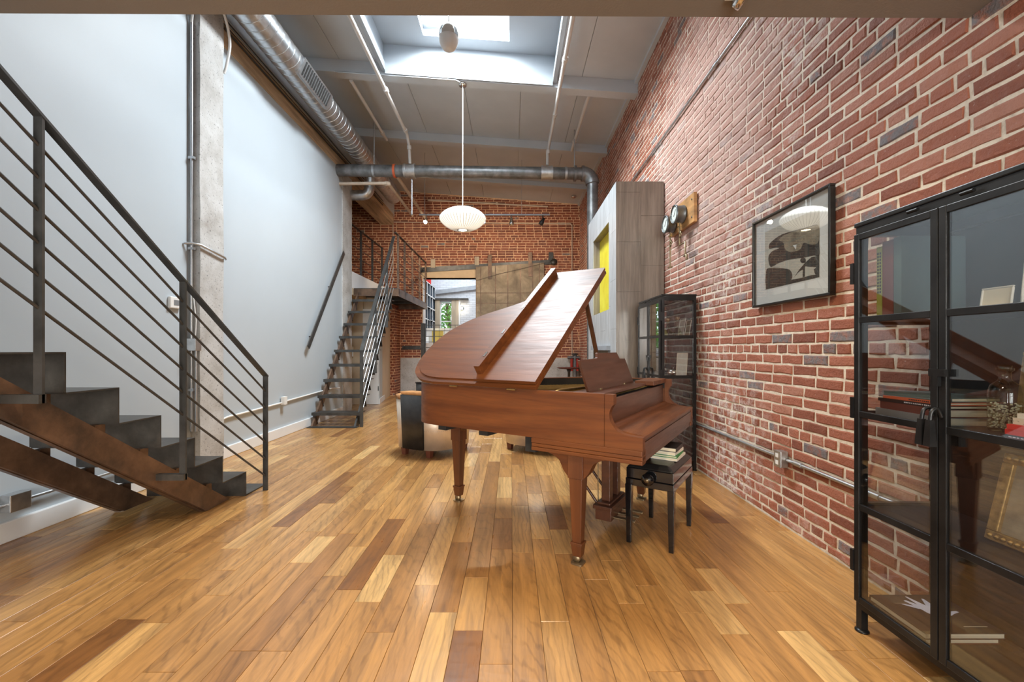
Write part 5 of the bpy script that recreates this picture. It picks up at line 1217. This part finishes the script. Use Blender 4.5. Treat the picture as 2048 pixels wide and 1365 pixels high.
for k, (L, Wd, T, cv, lb) in enumerate(((0.21, 0.16, 0.014, 'cloth_black', 'thin black book under the two red books'), (0.19, 0.15, 0.016, 'cloth_red', 'lower of the two bright red books'), (0.18, 0.15, 0.016, 'cloth_red', 'upper of the two bright red books'),
        (0.165, 0.13, 0.020, 'marbled', 'small marbled paper book above the red books'), (0.15, 0.12, 0.014, 'cloth_white', 'small white bound book above the marbled book'), (0.12, 0.11, 0.014, 'cloth_white', 'smallest white bound book topping the pile above the red books'))):
    t = book('book', (1.61, 1.24, z), -math.pi/2 + 0.02*((k*7) % 3 - 1), L, Wd, T, cv, lb + ' in the near cabinet')
    if k == 0:
        for q in range(14): MB().box(-0.08 + q*0.011, -0.08 + q*0.011 + R.uniform(0.004, 0.009), -Wd/2 - 0.0006, -Wd/2, 0.005, 0.010).build('spine_letter', 'ink_pale', t)
    z += T + 0.0003
bt = thing('glass_bottle', 'clear glass apothecary bottle with stopper between the book piles in the near cabinet', 'bottle', (1.67, 1.452, NS[2]))
MB().lathe([(0, 0.004), (0.038, 0.0), (0.042, 0.01), (0.042, 0.13), (0.036, 0.155), (0.018, 0.172), (0.015, 0.18), (0.015, 0.20), (0.022, 0.206), (0.022, 0.214)], 28).build('body', 'bottle_glass', bt)
MB().lathe([(0, 0.205), (0.014, 0.205), (0.017, 0.222), (0.0, 0.226)], 20).build('stopper', 'bottle_glass', bt)
gr = MB(); r = random.Random(8)
for k in range(220): a = r.uniform(0, 6.28); rr = 0.039*math.sqrt(r.random()); zg = 0.008 + 0.085*r.random()**1.3; gr.taper(rr*math.cos(a), rr*math.sin(a), zg, zg + 0.004, 0.005, 0.003)
gr.build('granules', 'cloth_white', bt, kind='stuff')
framed('gilt_frame', (1.75, 1.395, NS[2]), (math.radians(-7), 0, FA), 0.17, 0.27, 0.016, 'gilt', 'print_mid', 'larger gilt picture frame leaning behind the red books in the near cabinet', 'frame')
framed('gilt_frame', (1.715, 1.37, NS[2] + 0.001), (math.radians(-8), 0, FA), 0.12, 0.235, 0.014, 'gilt', 'print_dark', 'smaller gilt picture frame leaning before the larger one in the near cabinet', 'frame')
g = framed('ornate_frame', (1.70, 1.40, NS[1]), (math.radians(-14), 0, FA), 0.24, 0.31, 0.034, 'gilt', 'print_mid', 'ornate carved gilt frame leaning on the lower shelf of the near cabinet', 'frame', 0.03)
for k in range(22):
    x, zz_ = (-0.103 + 0.206*k/10, 0.017) if k < 11 else (-0.103 + 0.206*(k - 11)/10, 0.293); MB().lathe([(0, 0.008), (0.008, 0.004), (0.010, 0)], 8, (x, -0.03, zz_), Matrix.Rotation(math.pi/2, 4, 'X')).build('carving', 'gilt', g)
book('book', (1.688, 1.715, NS[0]), math.pi, 0.29, 0.235, 0.022, 'cloth_brown', 'brown book under the dark photo book in the near cabinet')
bb = book('photo_book', (1.685, 1.715, NS[0] + 0.0223), math.pi, 0.30, 0.25, 0.024, 'cloth_blueblack', 'large dark photo book with a pale hand on its cover')
hand = MB(); hz = 0.0242
zh = NS[0] + 0.0223 + hz
def on_cover(cx, cy):                             # a point of the cover in the photograph -> its place on the book
    px, py = 1720 + cx/6.244, 1170 + cy/6.244; Y = F*(H - zh)/(py - CY); X = (px - CX)*Y/F
    return (-(X - 1.685), -(Y - 1.715))
for q, poly in enumerate((((560,150),(585,152),(850,276),(800,300)), ((545,202),(570,196),(810,284),(770,312)), ((520,245),(545,242),(770,280),(740,306)), ((765,177),(795,182),(925,268),(925,312),(835,282)),
        ((735,292),(840,272),(940,284),(1040,312),(1150,338),(1150,388),(925,388),(840,352)), ((1145,334),(1200,332),(1236,347),(1180,366),(1145,388)))):
    hand.prism([on_cover(*p) for p in poly], lambda a, b, k: (a, b, hz + (0.0003 + 0.00005*q if k else 0)))
hand.build('hand_print', 'ink_pale', bb)
for q in range(18): MB().box(-0.12 + q*0.005, -0.117 + q*0.005, 0.085, 0.089, hz, hz + 0.0004).build('cover_letter', 'paper', bb)
book('book', (1.64, 1.22, NS[0]), -math.pi/2, 0.16, 0.2, 0.03, 'cloth_red', 'red book lying on the bottom shelf of the near cabinet beside the photo book')
book('book', (1.64, 1.225, NS[0] + 0.0303), -math.pi/2, 0.15, 0.19, 0.02, 'cloth_white', 'white book lying on the red one on the bottom shelf')
# contents of the far cabinet; interior y 4.31-5.03
def turned(name, x, y, z, prof, mat, label, cat, extra=None):
    t = thing(name, label, cat, (x, y, z)); MB().lathe([tuple(p) for p in smooth_path(prof, 3)], 24).build('body', mat, t)
    if extra: MB().lathe(extra[0], 18).build(extra[2], extra[1], t)
    return t
turned('vase', 1.62, 4.62, NS[3], [(0,0.002),(0.05,0),(0.062,0.03),(0.045,0.075),(0.02,0.11),(0.017,0.19),(0.024,0.21)], 'ceramic', 'yellow-green long necked vase in the far cabinet', 'vase')
for i, (x, y, h, lb) in enumerate(((1.60, 4.385, 0.15, 'shorter cut glass decanter with stopper'), (1.715, 4.43, 0.17, 'taller cut glass decanter with stopper'))):
    turned('decanter', x, y, NS[3], [(0,0.002),(0.045,0),(0.052,0.02),(0.03,0.07),(0.014,h*0.6),(0.013,h*0.9),(0.02,h)], 'bottle_glass', lb + ' in the far cabinet', 'decanter', ([(0,h-0.01),(0.012,h),(0.024,h+0.02),(0.024,h+0.035),(0,h+0.045)], 'old_brass', 'stopper'))
framed('photo_card', (1.78, 4.52, NS[3]), (math.radians(-9), 0, FA), 0.15, 0.20, 0.005, 'cloth_white', 'print_pale', 'pale portrait photograph leaning behind the decanters in the far cabinet', 'photograph', 0.006)
framed('photo_card', (1.79, 4.38, NS[3]), (math.radians(-9), 0, FA), 0.12, 0.17, 0.005, 'cloth_white', 'print_mid', 'brown portrait photograph leaning on the top shelf of the far cabinet', 'photograph', 0.006)
framed('photo_card', (1.74, 4.40, NS[2]), (math.radians(-12), 0, FA + 0.9), 0.11, 0.24, 0.006, 'paper', 'print_pale', 'tall cream photo card leaning on the middle shelf of the far cabinet', 'photograph', 0.006)
turned('silver_pot', 1.70, 4.50, NS[2], [(0,0.002),(0.045,0),(0.06,0.03),(0.05,0.055),(0.02,0.07),(0.008,0.085)], 'silver', 'squat silver pot with lid on the middle shelf of the far cabinet', 'pot')
turned('silver_dish', 1.62, 4.38, NS[2], [(0,0.006),(0.03,0),(0.055,0.02),(0.06,0.035)], 'silver', 'small footed silver dish on the middle shelf of the far cabinet', 'dish')
turned('bust', 1.62, 4.60, NS[2], [(0,0.002),(0.035,0),(0.03,0.04),(0.02,0.07),(0.045,0.10),(0.05,0.15),(0.035,0.19),(0,0.21)], 'silver', 'small grey bust on the middle shelf of the far cabinet', 'ornament')
turned('bowl', 1.70, 4.55, NS[1], [(0,0.012),(0.05,0.0),(0.09,0.03),(0.11,0.06)], 'ceramic', 'low cream bowl on the lower shelf of the far cabinet', 'bowl')

# ------------------------------------------------------------------ picture and gauges on the brick wall
pic = thing('framed_print', 'black framed print of dark stone shapes with a wide white mat on the brick wall', 'picture', (XR - 0.014, 2.868, 1.53)); pic.rotation_euler = (0, 0, FA)
pw, ph, fw = 0.80, 0.645, 0.016
m = MB(); m.box(-pw/2, pw/2, -0.035, 0, 0, fw); m.box(-pw/2, pw/2, -0.035, 0, ph - fw, ph); m.box(-pw/2, -pw/2 + fw, -0.035, 0, fw, ph - fw); m.box(pw/2 - fw, pw/2, -0.035, 0, fw, ph - fw); m.build('moulding', 'frame_black', pic, 0.003)
MB().box(-pw/2 + fw, pw/2 - fw, -0.016, -0.004, fw, ph - fw).build('mat_board', 'mat_board', pic)
a0, a1, b0, b1 = -0.262, 0.292, 0.12, 0.54
MB().box(a0, a1, -0.0168, -0.016, b0, b1).build('print_sheet', 'print_pale', pic)
def pr(cx, cy):                                   # a point of the print in the photograph -> its place on the sheet
    px, py = 1320 + cx/4.015, 340 + cy/4.015; Y = F*1.853/(px - CX)
    return (min(a1 - 0.001, max(a0 + 0.001, 2.868 - Y)), min(b1 - 0.001, max(b0 + 0.001, H - (py - CY)*Y/F - 1.53)))
def blob(pts, mat, lay, name='print_shape', n=3):
    sm2 = smooth_path([pr(*p) for p in pts], n, True); MB().prism(sm2, lambda a, b, k: (a, -0.0168 - 0.0003*lay - (0.0002 if k else 0), b)).build(name, mat, pic)
blob([(878,628),(886,592),(930,552),(985,518),(1060,495),(1130,475),(1200,456),(1262,440),(1283,470),(1286,600),(1286,690),(1240,688),(1180,702),(1110,712),(1040,722),(960,748),(908,778),(888,774),(876,735),(878,690),(908,652),(962,630),(925,626),(892,634)], 'print_dark', 1)
blob([(1010,520),(1100,490),(1190,465),(1275,445),(1284,520),(1270,590),(1210,600),(1160,585),(1130,640),(1060,660),(1010,640),(1000,590),(960,560)], 'print_mid', 2)
blob([(1072,606),(1103,600),(1097,640),(1084,622)], 'mat_board', 3, n=1)
blob([(857,812),(880,790),(930,786),(1000,792),(1045,802),(1066,838),(1058,884),(1000,912),(920,930),(857,940)], 'print_dark', 1)
blob([(856,906),(960,898),(1060,884),(1150,866),(1220,846),(1292,836),(1292,866),(1200,886),(1060,916),(960,938),(856,962)], 'print_dark', 2, n=1)
blob([(1132,722),(1150,704),(1172,712),(1176,738),(1158,750),(1138,744)], 'print_dark', 2)
blob([(1080,866),(1120,806),(1170,746),(1222,700),(1286,690),(1288,780),(1286,850),(1250,838),(1240,800),(1262,782),(1170,776),(1168,858),(1150,862),(1152,800),(1120,820)], 'print_dark', 1, n=1)
MB().box(-pw/2 + fw, pw/2 - fw, -0.026, -0.0235, fw, ph - fw).build('glazing', 'glass', pic)
gb = thing('gauge_board', 'pair of old pressure gauges with brass valves on a wooden board on the brick wall', 'gauge board', (XR - 0.013, 4.63, 2.50)); gb.rotation_euler = (0, 0, FA)
MB().box(-0.32, 0.32, -0.035, 0, 0.0, 0.30).build('board', 'wood_board', gb, 0.004)
for x in (-0.27, 0.27):
    for z in (0.06, 0.24): MB().lathe([(0,0.005),(0.010,0.003),(0.012,0)], 8, (x, -0.035, z), Matrix.Rotation(math.pi/2, 4, 'X')).build('screw', 'steel_dark', gb)
Ry = Matrix.Rotation(math.pi/2, 4, 'X')
for i, (x, z) in enumerate(((-0.20, 0.12), (0.07, 0.15))):
    g = MB().lathe([(0, 0), (0.085, 0), (0.095, 0.012), (0.092, 0.02), (0.088, 0.085), (0.098, 0.092), (0.098, 0.108), (0.088, 0.112), (0.086, 0.104)], 32, (x, -0.035, z), Ry).build('gauge', 'gauge_case', gb)
    MB().lathe([(0, 0.100), (0.087, 0.100)], 32, (x, -0.035, z), Ry).build('dial', 'gauge_face', g)
    MB().bar((x - 0.02, -0.137, z - 0.02), (x + 0.035, -0.137, z + 0.045), 0.004, 0.002, up=(0, 1, 0)).build('needle', 'ink', g)
    for q in range(18):
        a = math.radians(-225 + q*15); MB().bar((x + 0.066*math.cos(a), -0.1362, z + 0.066*math.sin(a)), (x + 0.078*math.cos(a), -0.1362, z + 0.078*math.sin(a)), 0.003, 0.001, up=(0, 1, 0)).build('dial_mark', 'ink', g)
    MB().tube([(x, -0.08, z - 0.085), (x, -0.08, z - 0.20), (x + 0.02, -0.08, z - 0.25), (x + 0.045, -0.08, z - 0.22), (x + 0.03, -0.08, z - 0.19), (x, -0.08, z - 0.22), (x, -0.08, z - 0.33)], 0.009, 8).build('siphon', 'old_brass', g)
    MB().tube([(x - 0.03, -0.08, z - 0.13), (x + 0.03, -0.08, z - 0.13)], 0.012, 8).build('valve', 'brass', g)
MB().tube([(-0.20, -0.08, -0.21), (-0.20, -0.08, -0.36)], 0.008, 8).build('drop_pipe', 'old_brass', gb); MB().box(-0.22, -0.18, -0.10, -0.06, -0.37, -0.355).build('end_cap', 'old_brass', gb)
MB().tube([(0.07, -0.08, -0.18), (0.22, -0.08, -0.18), (0.22, -0.08, -0.32)], 0.009, 8).build('drop_pipe', 'old_brass', gb); MB().tube([(0.19, -0.08, -0.32), (0.25, -0.08, -0.32), (0.25, -0.08, -0.37)], 0.012, 8).build('spigot', 'old_brass', gb)

# ------------------------------------------------------------------ things before the end wall, seen under the lid
tb = thing('round_table', 'small round metal pedestal table by the concrete footing of the end wall', 'table', (1.46, 10.9, 0))
MB().lathe([(0,0.70),(0.10,0.70),(0.25,0.715),(0.30,0.735),(0.30,0.745),(0,0.745)], 36).build('table_top', 'cloth_brown', tb)
MB().lathe([(0,0),(0.2,0),(0.2,0.015),(0.04,0.04),(0.03,0.3),(0.035,0.62),(0.06,0.70),(0,0.70)], 20).build('pedestal', 'steel_dark', tb)
sv = thing('standpipe', 'iron standpipe with red valve handles in the corner of the end wall', 'standpipe', (1.72, 11.62, 0))
MB().tube([(0,0,0),(0,0,1.05)], 0.05, 14).build('riser', 'pipe_black', sv)
MB().tube([(-0.2,0,0.98),(0.12,0,0.98)], 0.045, 12).build('cross_tee', 'pipe_black', sv)
for x in (-0.10, 0.06): MB().tube([(x,-0.06,0.95),(x,-0.06,0.62)], 0.035, 10).build('red_handle', 'red_paint', sv)
MB().lathe([(0.05,1.05),(0.09,1.06),(0.09,1.09),(0,1.10)], 18).build('wheel', 'steel_dark', sv)

# sets of look-alikes
for pre, g in (('display_cabinet', 'black steel glass cabinets'), ('tub_chair', 'metal-clad tub chairs'), ('track_spot', 'spotlights on the hanging track'), ('decanter', 'decanters in the far cabinet'),
               ('gilt_frame', 'gilt frames in the near cabinet'), ('photo_card', 'photographs in the far cabinet'), ('picture_card', 'prints on the top shelf of the near cabinet'), ('sprinkler_pipe', 'white pipes beside the skylight'),
               ('roof_pipe', 'short white roof pipes'), ('beige_pipe', 'beige pipes under the black pipe'), ('wall_outlet', 'wall outlets'), ('soffit_spotlight', 'spotlights under the mezzanine'), ('roof_beam', 'roof beams')):
    for o in bpy.data.objects:
        if o.parent is None and o.name.split('.')[0] == pre: o['group'] = g
for o in bpy.data.objects:
    if o.parent is None and o.name.split('.')[0] == 'book': o['group'] = 'books on the piano bench' if 'bench' in o['label'] else 'books in the near cabinet'
